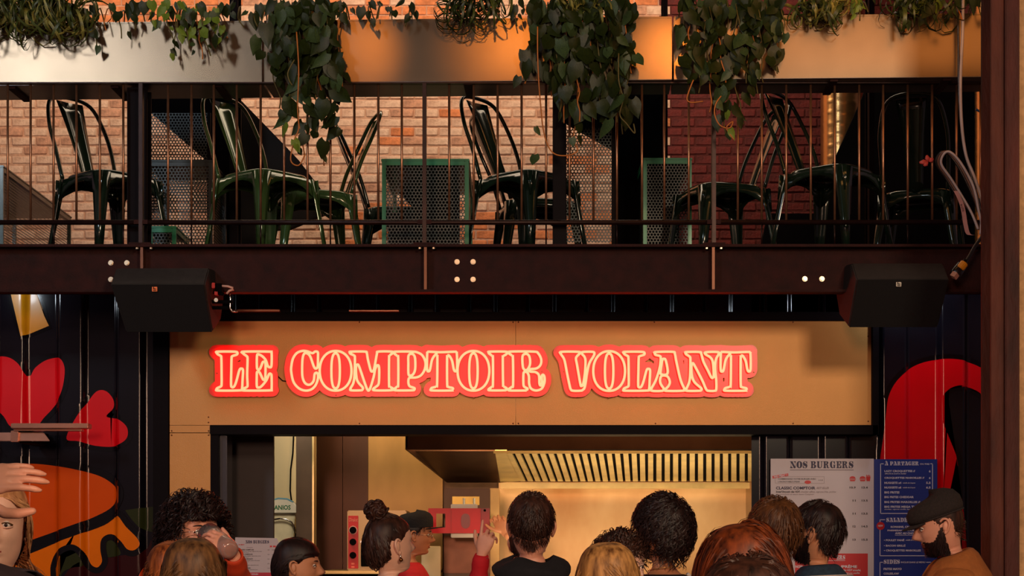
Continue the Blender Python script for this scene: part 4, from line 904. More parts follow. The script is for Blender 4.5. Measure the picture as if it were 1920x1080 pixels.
wpart(MB().prism([P(a, b, 10.45) for a, b in ((728, 330), (862, 330), (862, 478), (728, 478), (728, 398), (782, 398), (736, 348), (728, 344))], Vector((0, .02, 0))), 'shade_board', M_dark, cb)  # dark sheet for interior shade, notched to leave a lit triangle
cabinet('green perforated cabinet end showing right of the dark middle post', 1206, 1297, 300, 10.42, .8, M_green, True, True)
cabinet('dark green perforated cabinet at the far left edge, its sloping top edge low', -120, 6, 314, 9.7, 1.5, mat('dark_green_enamel', (10, 44, 36), .35, .1, coat=.4))
cabinet('dark perforated cabinet behind the left post with light shining through it', 276, 398, 304, 9.95, .5, mat('dark_teal_frame', (14, 30, 30), .3), True)
cabinet('low teal perforated bin at the base of the left post', 278, 330, 428, 9.7, .4, M_green)
def screen(label, px0, px1, py0, py1, Y, m, solid=False):
    r = thing('metal_screen', label, 'screen', ((X(px0, Y)+X(px1, Y))/2, Y, DECK)); x0, x1 = X(px0, Y), X(px1, Y); zb_, zt_ = max(DECK, Z(py1, Y)), Z(py0, Y)
    if solid: wpart(MB().box(x0, x1, Y, Y+.03, zb_, zt_), 'plate', m, r, bevel=.002)
    else:
        uv_panel((x0, Y, zb_), (1, 0, 0), (0, 0, 1), x1-x0, zt_-zb_, 'mesh_panel', r)
        for a in (x0, x1): wpart(MB().box(a-.01, a+.01, Y-.01, Y+.01, DECK, zt_), 'upright', m, r)
    return r
screen('perforated metal screen with orange light through it behind the left post', 255, 392, 212, 400, 10.6, M_frame)
screen('perforated metal screen in the dark gap of the middle post', 1052, 1150, 240, 455, 10.2, M_frame)
def post(label, px0, px1, Y, dep=.12, ztop_=6.2, m=None):
    r = thing('steel_post', label, 'post', ((X(px0, Y)+X(px1, Y))/2, Y, DECK)); x0, x1 = X(px0, Y), X(px1, Y)
    wpart(MB().box(x0, x1, Y, Y+.012, DECK, ztop_), 'flange', m or M_frame, r, bevel=.002); wpart(MB().box(x0, x1, Y+dep, Y+dep+.012, DECK, ztop_), 'flange', m or M_frame, r)
    wpart(MB().box((x0+x1)/2-.006, (x0+x1)/2+.006, Y+.012, Y+dep, DECK, ztop_), 'web', m or M_frame, r)
    wpart(MB().box(x0-.02, x1+.02, Y-.02, Y+dep+.02, DECK, DECK+.012), 'base_plate', m or M_frame, r)
post('wide black steel post at the left, next to the perforated screen', 238, 276, 9.30, .10, 3.92)
post('slim black steel post left of the olive-lit chair', 430, 446, 10.4)
post('black steel post behind the middle hanging vine', 1037, 1062, 9.30, .10, 3.92)
post('slim reddish steel post where pale bricks end and red bricks begin', 1243, 1252, 10.8)
post('thin black post dividing the dark right corner', 1630, 1640, 10.8)
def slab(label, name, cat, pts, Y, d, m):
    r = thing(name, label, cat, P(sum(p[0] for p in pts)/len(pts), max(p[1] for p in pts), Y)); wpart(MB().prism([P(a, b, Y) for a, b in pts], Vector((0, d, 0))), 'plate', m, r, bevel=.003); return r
slab('large black partition panel between the left post and the slim post', 'partition', 'partition', [(276, 120), (436, 120), (436, 546), (400, 546), (400, 312), (276, 205)], 10.9, .05, M_dark)
slab('black slanting stair stringer above the olive-lit chairs', 'stair_stringer', 'stair', [(436, 120), (446, 182), (520, 258), (560, 300), (600, 352), (612, 400), (540, 430), (480, 430), (480, 562), (436, 562)], 11.3, .06, mat('stringer_steel', (16, 8, 9), .8))
slab('large black partition panel behind the middle hanging vine', 'partition', 'partition', [(1062, 120), (1243, 120), (1243, 546), (1150, 546), (1150, 280), (1062, 230)], 10.9, .05, M_dark)
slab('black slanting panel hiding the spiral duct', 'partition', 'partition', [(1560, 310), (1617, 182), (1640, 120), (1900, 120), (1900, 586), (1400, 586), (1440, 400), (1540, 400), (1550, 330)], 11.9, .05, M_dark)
def duct(label, px, w_, Y, z0, z1):
    r = thing('spiral_duct', label, 'duct', (X(px, Y), Y, z0)); rad = w_*Y/F/2; mb = MB(); rows = int((z1-z0)/.012); A = np.zeros((rows, 28, 3))
    for i in range(rows):
        for k in range(28):
            a = 2*PI*k/28; z = z0+(z1-z0)*i/(rows-1); ph = (z/.075+k/28) % 1; rr = rad*(1+.02*max(0, 1-abs(ph-.5)/.12)); A[i, k] = (X(px, Y)+rr*math.cos(a), Y+rr*math.sin(a), z)
    wpart(mb.grid(A, wrap=True), 'duct_body', M_duct, r, smooth=True); return r
duct('golden lit spiral duct rising behind the slanting black panel', 1578, 78, 12.3, DECK+.02, 6)
duct('spiral duct sliver lit gold beside the rusty column', 1862, 66, 12.3-1.2, DECK+.02, 6)
# ------------------------------------------------------------ plants
def leaf_mats(name, c1, c2):
    return mat(name, c1, .42, 0, .3, 30, .2, 40, col2=c2)
M_leaf = leaf_mats('dark_leaf', (24, 34, 9), (46, 58, 14)); M_leaf_b = leaf_mats('bright_leaf', (82, 116, 30), (138, 160, 56)); M_leaf_g = leaf_mats('grey_green_leaf', (40, 60, 34), (76, 96, 52))
M_vine = mat('vine', (96, 84, 34), .6); M_spider = leaf_mats('spider_leaf', (60, 74, 28), (172, 164, 84)); M_spider_d = leaf_mats('dark_spider_leaf', (34, 50, 20), (84, 96, 40)); M_orange_vine = mat('orange_vine', (190, 110, 40), .5)
def heart_leaf(seed):
    r = random.Random(seed); N = 9; vs = []; fs = []; cols = 5
    for i in range(N+1):
        t = i/N; w_ = .40*math.sin(PI*min(1, (t*.94+.06))**.62)*(1-.15*t)+(.0 if t < 1 else 0)
        if i == N: w_ = .005
        droop = -.22*t*t
        for k in range(cols):
            u = -1+2*k/(cols-1); back = (-.13*(abs(u)**1.5) if t < .22 else 0)*(1-t/.22 if t < .22 else 0)
            vs.append((u*w_, .10*abs(u)*w_*2+droop+r.uniform(-.012, .012), -(t+back)*1.0))
    for i in range(N):
        for k in range(cols-1): fs.append((i*cols+k, i*cols+k+1, (i+1)*cols+k+1, (i+1)*cols+k))
    return MB().add(vs, fs)
leafmesh = {}
for key, m in (('d', M_leaf), ('b', M_leaf_b), ('g', M_leaf_g)):
    leafmesh[key] = [heart_leaf(s).mesh('leaf', m, True) for s in range(4)]
def add_leaf(root, pos, size, key, rnd, yaw=None):
    o = bpy.data.objects.new('leaf', rnd.choice(leafmesh[key])); COL.objects.link(o); o.parent = root
    o.location = Vector(pos)-root.location; o.scale = (size*rnd.uniform(.8, 1.05), size, size)
    o.rotation_euler = (rnd.uniform(-.5, .35), rnd.uniform(-.75, .75), rnd.uniform(-.9, .9) if yaw is None else yaw)
def yfront(px): return 9.2-.09*(px-960)/960
def pothos(label, vines, seed, mix, size=(.055, .10), step=.036, extra=0):
    rnd = random.Random(seed); px0 = sum(v[0] for v in vines)/len(vines); Y = yfront(px0)
    r = thing('pothos', label, 'plant', (X(px0, Y), Y+.1, 4.20), 0, 'trailing plants in the balcony planters')
    for (px, pyend, sway) in vines:
        Yf = yfront(px); x = X(px, Yf)+rnd.uniform(-.02, .02); ze = Z(pyend, Yf-.05); pts = []
        pts = [Vector((x+rnd.uniform(-.05, .05), Yf+.12, 4.20)), Vector((x, Yf+.03, 4.30+rnd.uniform(0, .04))), Vector((x+rnd.uniform(-.01, .01), Yf-.045-rnd.uniform(0, .06), 4.235))]
        z = 4.235; yy = pts[-1].y; xx = pts[-1].x
        while z > ze:
            z -= .05; xx += sway*.05+rnd.uniform(-.014, .014); yy += rnd.uniform(-.010, .008); yy = min(yy, Yf-.03); pts.append(Vector((xx, yy, z)))
        q = [Vector(p) for p in cr([p[:] for p in pts], 3, False)]
        wpart(MB().tube(q, .0035, 5), 'vine', M_vine if rnd.random() < .7 else M_orange_vine, r, smooth=True)
        d = 0
        for i in range(1, len(q)):
            d += (q[i]-q[i-1]).length
            if d > step and i > 3:
                d = rnd.uniform(-.01, .01); s = rnd.uniform(*size)*(.6 if i > len(q)-5 else 1)
                add_leaf(r, q[i]+Vector((rnd.uniform(-.045, .045), rnd.uniform(-.05, .0), .02)), s, rnd.choice(mix), rnd)
    return r
pothos('dense dark trailing pothos at the joint of the first two planters, reaching the olive-lit chairs', [(500,95,0),(512,190,.1),(525,150,.05),(540,235,.0),(552,255,.1),(566,280,.0),(580,250,.1),(592,300,.05),(605,215,.1),(618,180,.05),(630,165,.05),(560,130,-.1),(585,160,0),(606,255,.15),(540,95,0),(615,110,0)], 3, 'ddddg', (.07, .125), .058)
pothos('widest dark trailing pothos, hanging over the middle black post', [(995,145,-.1),(1008,80,-.1),(1025,120,0),(1040,175,0),(1052,215,0),(1065,235,.05),(1080,225,0),(1092,255,0),(1105,210,0),(1120,220,.05),(1135,235,.05),(1150,205,.1),(1165,238,.05),(1180,140,.1),(1075,120,0),(1110,130,0),(1145,120,0),(1160,80,0)], 5, 'dddddg', (.07, .125), .058)
pothos('dark trailing pothos left of the spiral duct, its tips before the red bricks', [(1278,70,0),(1285,135,0),(1300,165,0),(1315,150,.0),(1330,145,.1),(1345,205,0),(1360,225,.1),(1375,235,0),(1385,175,.1),(1398,150,.1),(1415,140,.1),(1432,135,.1),(1450,120,.1),(1468,70,.1),(1372,90,0),(1330,80,0),(1405,80,0)], 9, 'dddg', (.07, .12), .058)
pothos('small bright green trailing pothos on the left planter', [(302,50,.2),(322,65,.1),(340,95,0),(355,80,.2),(368,100,.1),(382,110,.2),(398,85,.3),(412,62,.4),(340,55,0)], 11, 'bbbgd', (.045, .08), .03)
pothos('sparse pothos with a few dark heart leaves beside the left spider plant', [(186,85,0),(205,40,.3),(232,60,.2),(262,50,0),(285,45,.3),(455,42,.4),(480,38,.2)], 12, 'ddg', (.06, .10), .075)
pothos('low pothos creeping along the rim of the middle planter, left of centre', [(655,30,.3),(690,36,.3),(735,30,.3),(765,40,-.3),(705,30,0),(970,40,.1)], 14, 'dd', (.05, .085), .03)
pothos('low pothos along the rim of the right planter near the hanging cable', [(1600,28,.3),(1625,24,.3),(1700,55,0),(1725,60,.1),(1752,45,0),(1790,30,.2),(1830,30,.2),(1850,25,0)], 15, 'dgb', (.06, .10), .05)
# single dangling tendrils with curled ends
def tendril(r_label, pts, m, leaves, key='g', Y=9.0):
    q = [P(a, b, Y) for a, b in cr(pts, 5, False)]; r = thing('pothos_tendril', r_label, 'plant', q[0]); wpart(MB().tube(q, .0035, 6), 'vine', m, r, smooth=True); rnd = random.Random(len(pts))
    for a, b, s in leaves: add_leaf(r, P(a, b, Y-.01), s, key, rnd)
tendril('curled tendril at the lower end of the leftmost long vine', [(556,60),(560,130),(558,200),(560,240),(552,262),(545,300),(560,310),(572,290)], M_orange_vine, [(532,235,.09),(552,262,.07),(556,270,.05)], 'b')
tendril('thin tendril with a curled tip hanging left of the perforated screen', [(1008,50),(1008,100),(1010,150),(1013,190),(1020,250),(1035,285),(1060,292),(1082,284),(1078,270),(1064,262)], M_orange_vine, [(1005,238,.05),(1003,290,.07),(1072,258,.05)], 'g')
tendril('long tendril ending in a curl right of the middle vine', [(1160,100),(1160,150),(1168,185),(1162,215),(1175,232),(1190,250),(1188,232)], M_vine, [(1162,68,.07),(1160,180,.12),(1140,225,.12)], 'g')
tendril('yellow curled tendril before the red bricks', [(1352,180),(1342,195),(1340,215),(1350,235),(1368,240),(1374,228),(1362,240),(1376,262)], M_orange_vine, [(1362,210,.06),(1370,242,.06)], 'b')
tendril('yellow hooked tendril at the left end of the right planter', [(1300,150),(1292,170),(1288,186),(1296,192),(1318,190)], M_orange_vine, [], 'b')
tendril('leafy tendril with pale tip left of the first long vine', [(552,112),(540,135),(542,150),(548,160)], M_vine, [(545,85,.07)], 'g')
# spider plants
def blade(rnd, m, L_, curl):
    N = 9; pts = []; a = rnd.uniform(.15, 1.15); x = 0; z = 0; ang = a; vs = []; fs = []
    w0 = rnd.uniform(.006, .010)
    for i in range(N+1):
        t = i/N; w_ = w0*(1-t**2.2)+.0006
        vs += [(-w_, x, z), (0, x+.002*math.cos(ang), z-.003), (w_, x, z)]
        x += L_/N*math.cos(ang); z += L_/N*math.sin(ang); ang -= curl/N*(1+t)
    for i in range(N):
        for k in range(2): fs.append((i*3+k, i*3+k+1, i*3+k+4, i*3+k+3))
    return MB().add(vs, fs).mesh('leaf', m, True)
def spider(label, px, n, L_, seed, spread, m1=M_spider, m2=M_spider_d, spots=1):
    rnd = random.Random(seed); Y = yfront(px); r = thing('spider_plant', label, 'plant', (X(px, Y), Y+.06, 4.20), 0, 'spider plants in the balcony planters')
    ms = [blade(rnd, m1 if k % 2 else m2, L_*rnd.uniform(.75, 1.1), rnd.uniform(2.6, 6.0)) for k in range(10)]
    for k in range(n):
        o = bpy.data.objects.new('leaf', rnd.choice(ms)); COL.objects.link(o); o.parent = r
        o.location = (rnd.uniform(-spread, spread), rnd.uniform(-.17, -.06), rnd.uniform(.03, .10)); a = PI+rnd.gauss(0, 1.05)
        o.rotation_euler = (rnd.uniform(-.2, .2), rnd.uniform(-.7, .7), a); o.scale = [rnd.uniform(.7, 1.1)]*3
    return r
spider('big spider plant with curling striped leaves at the far left', 100, 190, .42, 21, .15)
spider('smaller spider plant cut by the left picture edge', 6, 50, .34, 22, .07)
spider('dark spider plant in the middle of the middle planter', 890, 60, .34, 23, .13, M_spider_d, M_leaf)
spider('spider plant with pale looping leaves right of the third long vine', 1535, 90, .34, 24, .10)
spider('dark spider plant on the right planter beside the cable', 1722, 46, .34, 25, .14, M_spider_d, M_leaf)
spider('short spider plant behind the middle dark vine', 1090, 40, .26, 26, .10)
# dark leafy bit beside the cables and in the shade right
pothos('small dark pothos low in the corner beside the cable coil', [(1300,40,0)], 31, 'd', (.05,.08), .05) if False else None
# ------------------------------------------------------------ people
# head+torso profile: z (from head centre), front y, back y, half width, exponent ; heights for a 1.75 m person
PROFILE = [(.119,-.008,-.020,.004,2),(.116,.018,-.045,.030,2),(.105,.050,-.073,.052,2.1),(.085,.074,-.091,.068,2.2),(.060,.086,-.101,.0755,2.3),(.035,.0905,-.104,.078,2.35),(.012,.090,-.103,.077,2.35),(-.012,.088,-.097,.075,2.3),(-.035,.088,-.087,.072,2.2),(-.058,.087,-.075,.067,2.1),(-.080,.084,-.066,.059,2.0),(-.097,.080,-.061,.050,2.0),(-.109,.072,-.059,.044,2.0),(-.116,.052,-.058,.045,2.0),(-.120,.026,-.058,.049,2.0),(-.130,.012,-.060,.053,2.0),(-.150,.010,-.064,.055,2.0),(-.172,.016,-.072,.060,2.0),(-.188,.028,-.082,.078,2.0),(-.203,.044,-.094,.118,2.1),(-.222,.058,-.106,.160,2.2),(-.250,.074,-.114,.188,2.3),(-.300,.094,-.118,.196,2.4),(-.380,.112,-.114,.184,2.4),(-.480,.108,-.100,.164,2.4),(-.580,.098,-.088,.148,2.4),(-.660,.098,-.092,.152,2.4),(-.760,.104,-.118,.172,2.4),(-.850,.100,-.124,.178,2.4),(-.930,.086,-.100,.168,2.4),(-.960,.020,-.040,.060,2.4)]
PROFILE = [(z+(.018 if z < -.16 else .008 if z < -.14 else 0), *q) for z, *q in PROFILE]
NAZ = 84; SUBR = 5
def ringgrid(lo=0, hi=None, off=0.0, sub=SUBR, naz=NAZ, fem=False):
    pr = np.array(PROFILE[lo:hi]); C = cr(pr, sub, False); A = np.zeros((len(C), naz, 3)); az = np.linspace(0, 2*PI, naz, endpoint=False)
    for i, (z, f, b, w_, n) in enumerate(C):
        w_ = max(w_, .003)
        if fem and z < -.19: w_ *= .90
        yc = (f+b)/2 if z < -.10 else (f*.42+b*.58); s, c = np.sin(az), np.cos(az); e = 2/n
        x = (w_+off)*np.sign(s)*np.abs(s)**e; yr = np.where(c > 0, f-yc, yc-b)+off; y = yc+yr*np.sign(c)*np.abs(c)**e
        A[i, :, 0] = x; A[i, :, 1] = y; A[i, :, 2] = z
    return A
def ga(x, z, cx, cz, sx, sz): return np.exp(-((x-cx)/sx)**2-((z-cz)/sz)**2)
def features(A, nose=1.0):
    A = A.copy(); x, y, z = A[..., 0], A[..., 1], A[..., 2]; fr = np.clip((y-.0)/.05, 0, 1); d = np.zeros_like(x)
    d += .0105*ga(x, z, 0, .004, .0085, .024)+nose*.023*ga(x, z, 0, -.026, .0115, .014)+nose*.015*ga(x, z, 0, -.012, .0095, .02)
    for s in (-1, 1):
        d -= .0115*ga(x, z, s*.031, .006, .018, .0125); d += .0055*ga(x, z, s*.030, .026, .026, .008); d += .008*ga(x, z, s*.013, -.033, .007, .007)
        d += .004*ga(x, z, s*.044, -.024, .022, .018); d -= .004*ga(x, z, s*.05, -.055, .02, .02)
        d += .0032*ga(x, z, s*.031, .004, .013, .0075)
    d += .0075*ga(x, z, 0, -.0565, .020, .0052)+.0085*ga(x, z, 0, -.0675, .018, .006)-.004*ga(x, z, 0, -.0615, .022, .0022)-.004*ga(x, z, 0, -.080, .018, .005)+.006*ga(x, z, 0, -.098, .020, .012)
    A[..., 1] = y+d*fr; return A
def rotw(A, yaw, pitch, roll=0, piv=(0, -.02, -.13)):      # turn the head, fading out down the neck
    A = np.asarray(A, float); sh = A.shape; Q = A.reshape(-1, 3).copy(); w_ = np.clip((Q[:, 2]+.172)/.066, 0, 1); w_ = w_*w_*(3-2*w_); piv = np.array(piv)
    Rm = np.array(Euler((pitch, roll, yaw), 'XYZ').to_matrix()); R_ = (Q-piv)@Rm.T+piv
    # slerp-free blend is fine for moderate turns
    if abs(yaw) > .3:
        out = Q.copy()
        for t in np.unique(np.round(w_, 2)):
            k = np.abs(np.round(w_, 2)-t) < .006; Rt = np.array(Euler((pitch*t, roll*t, yaw*t), 'XYZ').to_matrix()); out[k] = (Q[k]-piv)@Rt.T+piv
        return out.reshape(sh)
    return (Q+(R_-Q)*w_[:, None]).reshape(sh)
def noise3(Q, f, seed):      # cheap smooth noise
    r = np.random.default_rng(seed); out = np.zeros(len(Q))
    for k in range(6):
        d = r.normal(size=3)*f*(1+.5*k); out += np.sin(Q@d+r.uniform(0, 7))/(1+.6*k)
    return out/2.6
SKIN = {}
def skin(name, c): return mat(name, c, .46, 0, .06, 25, .08, 300, sheen=.1)
M_eye = mat('eye_white', (220, 205, 195), .2, 0, .01); M_iris = mat('iris_brown', (40, 22, 16), .2, 0, .05); M_lip = mat('lips', (158, 70, 58), .4, 0, .05)
def hand_pts(side, curl=.5, spread=.1, thumb=.6, point_=False, claw=False):
    # local hand: wrist at origin, fingers along -Z, palm facing +Y, thumb towards side*-X ... returned as chains of (points, radii)
    ch = []; bases = [(-.030, -.086, .0085, .070), (-.010, -.092, .0090, .080), (.011, -.090, .0086, .076), (.030, -.080, .0075, .062)]
    for i, (bx, bz, r_, L_) in enumerate(bases):
        cu = curl*(1+.10*i)
        if point_ and i == 0: cu = .05
        a = 0; p = Vector((bx, 0, bz)); pts = [Vector((bx*.7, 0, -.03)), Vector((bx*.9, -.002, -.06)), p.copy()]; rs = [r_*1.1, r_*1.15, r_*1.12]
        for k, (fr_, am) in enumerate(((.42, 1.0), (.31, 1.1), (.27, .8))):
            a += cu*am; dirv = Vector((math.sin(spread*(i-1.4)), math.sin(a), -math.cos(a))).normalized(); m_ = p+dirv*L_*fr_*.5; p = p+dirv*L_*fr_
            pts += [m_, p.copy()]; rs += [r_*(.97-.05*k), r_*(.98-.09*k)]
        rs[-1] *= .72; ch.append((pts, rs))
    t0 = Vector((-.020, .004, -.022)); d1 = Vector((-.75*thumb-.15, .25, -.62)).normalized(); d2 = Vector((-.55*thumb, .22, -.8)).normalized()
    p1 = t0+d1*.036; p2 = p1+d1.lerp(d2, .5).normalized()*.032; p3 = p2+d2*.026
    ch.append(([t0, p1, p1.lerp(p2, .5), p2, p3], [.013, .0125, .0108, .0105, .0075]))
    if claw: ch[-1] = ([Vector(q) for q in ((-.020, .004, -.025), (-.060, .012, -.048), (-.082, .018, -.078), (-.088, .022, -.105), (-.088, .024, -.134))], [.017, .0155, .0125, .0118, .0085])
    if side < 0: pass
    for pts, rs in ch:
        for p in pts: p.x *= side
    return ch
def make_hand(name, m, root, wrist, rot, side=1, sc=1.0, curl=.5, spread=.1, thumb=.6, point_=False, claw=False):
    mb = MB()
    for pts, rs in hand_pts(side, curl, spread, thumb, point_, claw): mb.tube([p for p in pts], rs, 10); mb.ball(pts[-1], rs[-1], 10, 6)
    A = []      # palm
    for z, w_, d in ((.012, .022, .0165), (-.008, .026, .016), (-.03, .035, .0155), (-.055, .041, .0145), (-.078, .042, .0125), (-.090, .036, .009)):
        A.append([(w_*math.copysign(abs(math.cos(t))**.75, math.cos(t)), d*math.sin(t), z) for t in np.linspace(0, 2*PI, 24, endpoint=False)])
    mb.grid(np.array(A), wrap=True); mb.f.append(tuple(len(mb.v)-144+k for k in range(24))); mb.mi.append(0); mb.f.append(tuple(len(mb.v)-24+k for k in range(24))[::-1]); mb.mi.append(0)
    M_ = Matrix.Translation(wrist) @ Euler(rot).to_matrix().to_4x4() @ Matrix.Scale(sc, 4)
    mb.v = [tuple(M_ @ Vector(v)) for v in mb.v]
    me = mb.mesh(name, m); o = bpy.data.objects.new(name, me); COL.objects.link(o)
    bm = bmesh.new(); bm.from_mesh(me); bmesh.ops.recalc_face_normals(bm, faces=bm.faces); bm.to_mesh(me); bm.free()
    md = o.modifiers.new('r', 'REMESH'); md.mode = 'VOXEL'; md.voxel_size = .0032*sc; ms = o.modifiers.new('s', 'SMOOTH'); ms.iterations = 4; ms.factor = .5
    bpy.context.view_layer.update(); me2 = bpy.data.meshes.new_from_object(o.evaluated_get(bpy.context.evaluated_depsgraph_get())); bpy.data.objects.remove(o); bpy.data.meshes.remove(me)
    return me2
def arm_path(sh, el, wr, n=4):
    pts = [sh.lerp(el, i/n) for i in range(n)]+[el.lerp(wr, i/n) for i in range(n+1)]
    return [Vector(p) for p in cr([p[:] for p in pts], 2, False)]
class Person:
    def __init__(s, label, px, Y, pytop, facing, skin_m, turn=0, pitch=0, roll=0, k=None, hairtop=.0, fem=False, nose=1.0, group=None, ymul=1):
        s.H = EYE+(HOR-pytop)*Y/F-hairtop; s.k = s.H/1.75; s.Y = Y; s.fem = fem
        s.r = thing('person', label, 'person', (X(px, Y), Y, 0), facing)
        s.cz = s.H-.119*s.k; s.turn, s.pitch, s.roll = turn, pitch, roll; s.skin = skin_m; s.parts = []; s.extra = []
        A = ringgrid(fem=fem); A = features(A, nose); s.headgrid = A.copy(); s.body = MB(); s.G = s.place(rotw(A, turn, pitch, roll))
        s.body.grid(s.G, wrap=True); s.body.f.append(tuple(range(NAZ))); s.body.mi.append(0)
        # ears
        for sx in (-1, 1):
            pts = [(.0, .010, .022), (.006, -.004, .030), (.012, -.018, .024), (.014, -.022, .006), (.010, -.014, -.012), (.004, -.004, -.026), (.0, .004, -.024)]
            q = [s.hp((sx*(.0765+a), -.008+b, -.008+c)) for a, b, c in pts]; s.body.tube([Vector(v) for v in cr([v[:] for v in q], 3, False)], .0052*s.k, 7)
            s.body.ball(s.hp((sx*.081, -.014, -.010)), (.006*s.k, .013*s.k, .022*s.k), 10, 6); s.body.ball(s.hp((sx*.080, -.006, -.034)), (.006*s.k, .007*s.k, .009*s.k), 8, 6)
        s.arms = {}
        s.hands = []
    def place(s, A): A = np.asarray(A, float); return A*s.k+np.array([0, 0, s.cz])
    def hp(s, p): return Vector(s.place(rotw(np.array([p]), s.turn, s.pitch, s.roll))[0])
    def arm(s, side, elbow=None, wrist=None):
        k = s.k; wm = .9 if s.fem else 1
        sh = Vector((side*.168*wm*k, -.018*k, s.cz-.244*k)); el = elbow or Vector((side*.225*wm*k, -.03*k, s.cz-.56*k)); wr = wrist or Vector((side*.22*wm*k, .06*k, s.cz-.80*k))
        s.arms[side] = (sh, el, wr); q = arm_path(sh, el, wr); n = len(q); rr = [np.interp(i/(n-1), [0, .12, .4, .5, .65, 1], [.040, .048, .040, .037, .036, .023])*k for i in range(n)]
        s.body.tube(q, rr, 14); return wr
    def hand(s, side, wr, rot, curl=.5, thumb=.6, sc=None, spread=.1, point_=False, claw=False):
        me = make_hand('hand', s.skin, None, wr, rot, side, sc or s.k, curl, spread, thumb, point_, claw)
        vs = [v.co[:] for v in me.vertices]; fs = [tuple(p.vertices) for p in me.polygons]; s.body.add(vs, fs); bpy.data.meshes.remove(me)
    def finish(s, shirt=None, trousers=None, collar=-.166, sleeve='long', fold=.006, low=-.86, neck=None, shirt_name='shirt'):
        k = s.k
        for side in (-1, 1):
            if side not in s.arms:
                wr = s.arm(side); s.hand(side, wr, (0.1, 0, side*PI/2), .45)
            hx = side*.088*k; s.body.tube([Vector((hx, -.01, s.cz-.90*k)), Vector((hx*1.05, 0, s.cz-1.15*k)), Vector((hx*1.08, .005, .49*k)), Vector((hx*1.1, -.01, .33*k)), Vector((hx*1.1, -.02, .07))], [.085*k, .072*k, .052*k, .054*k, .036*k], 14)
        o = s.body.build('body', [s.skin, M_lip], s.r, smooth=True, fix=False)
        bm = bmesh.new(); bm.from_mesh(o.data); bmesh.ops.recalc_face_normals(bm, faces=bm.faces); bm.to_mesh(o.data); bm.free()
        # lips
        for p in o.data.polygons:
            pass
        hg = s.headgrid; rows, cols = hg.shape[:2]
        fi = 0
        for i in range(rows-1):
            for c in range(cols):
                x, y, z = hg[i, c]
                if y > .06 and abs(x) < .023-abs(z+.062)*.9 and -.073 < z < -.051: o.data.polygons[i*cols+c].material_index = 1
        s.o = o
        # shirt: outer copy of the torso plus sleeves
        if shirt:
            rowsz = s.headgrid[:, 0, 2]; sel = [i for i in range(len(rowsz)) if low < rowsz[i] < collar]
            T = ringgrid(fem=s.fem)[sel]; c0 = T.mean(1, keepdims=True); D = T-c0; D[..., 2] = 0; nrm = np.linalg.norm(D, axis=2, keepdims=True)+1e-9
            off = np.interp(T[:, 0, 2], [-.86, -.6, -.3, -.20, -.16], [.030, .034, .020, .012, .007])[:, None, None]
            nz = noise3(T.reshape(-1, 3)*np.array([1, 1, .6]), 16, int(s.Y*100))*fold; T2 = T+D/nrm*(off+nz.reshape(T.shape[:2])[..., None])
            if neck: T2[..., 2] += 0
            Tr = rotw(T2, s.turn, s.pitch, s.roll) if collar > -.155 else T2
            mb = MB().grid(s.place(Tr), wrap=True)
            for side, (sh, el, wr) in s.arms.items():
                q = arm_path(sh, el, wr); n = len(q); end = n if sleeve == 'long' else int(n*.36); q = q[:end]; mm = len(q)
                rr = [(np.interp(i/(n-1), [0, .12, .4, .5, .65, 1], [.052, .062, .054, .053, .047, .033])+.004*math.sin(i*1.9+side)*(1 if i > 1 else 0))*k for i in range(mm)]
                mb.tube(q, rr, 18, caps=False); q2 = [q[-1], q[-1]+(q[-2]-q[-1])*.2]; mb.tube([q[-1], q[-1].lerp(q[-2], .25)], [rr[-1], rr[-1]*.82], 18, caps=False)
            so = mb.build(shirt_name, shirt, s.r, smooth=True, fix=True); md = so.modifiers.new('s', 'SOLIDIFY'); md.thickness = .003; md.offset = 0
            s.shirt = so
        tm = trousers or M_trousers
        mb = MB(); rowsz = s.headgrid[:, 0, 2]; sel = [i for i in range(len(rowsz)) if -.94 < rowsz[i] < -.70]; T = ringgrid(fem=s.fem, off=.012)[sel]; mb.grid(s.place(T), wrap=True)
        for side in (-1, 1):
            hx = side*.088*k; mb.tube([Vector((hx, -.01, s.cz-.88*k)), Vector((hx*1.05, 0, s.cz-1.15*k)), Vector((hx*1.08, .005, .49*k)), Vector((hx*1.1, -.01, .33*k)), Vector((hx*1.1, -.015, .09))], [.098*k, .088*k, .070*k, .068*k, .062*k], 16)
        mb.build('trousers', tm, s.r, smooth=True)
        for side in (-1, 1):
            hx = side*.097*k; A = []
            for y, w_, h in ((-.085, .02, .03), (-.075, .036, .075), (-.03, .040, .085), (.03, .042, .07), (.09, .047, .05), (.14, .042, .042), (.17, .022, .03)):
                A.append([(hx+w_*math.cos(t), y, max(0.001, h*.5+h*.5*math.sin(t))) for t in np.linspace(0, 2*PI, 14, endpoint=False)])
            mb = MB().grid(np.array(A), wrap=True); mb.f += [tuple(range(14)), tuple(range(84, 98))[::-1]]; mb.mi += [0, 0]; mb.build('shoe', M_shoe, s.r, smooth=True)
        return s
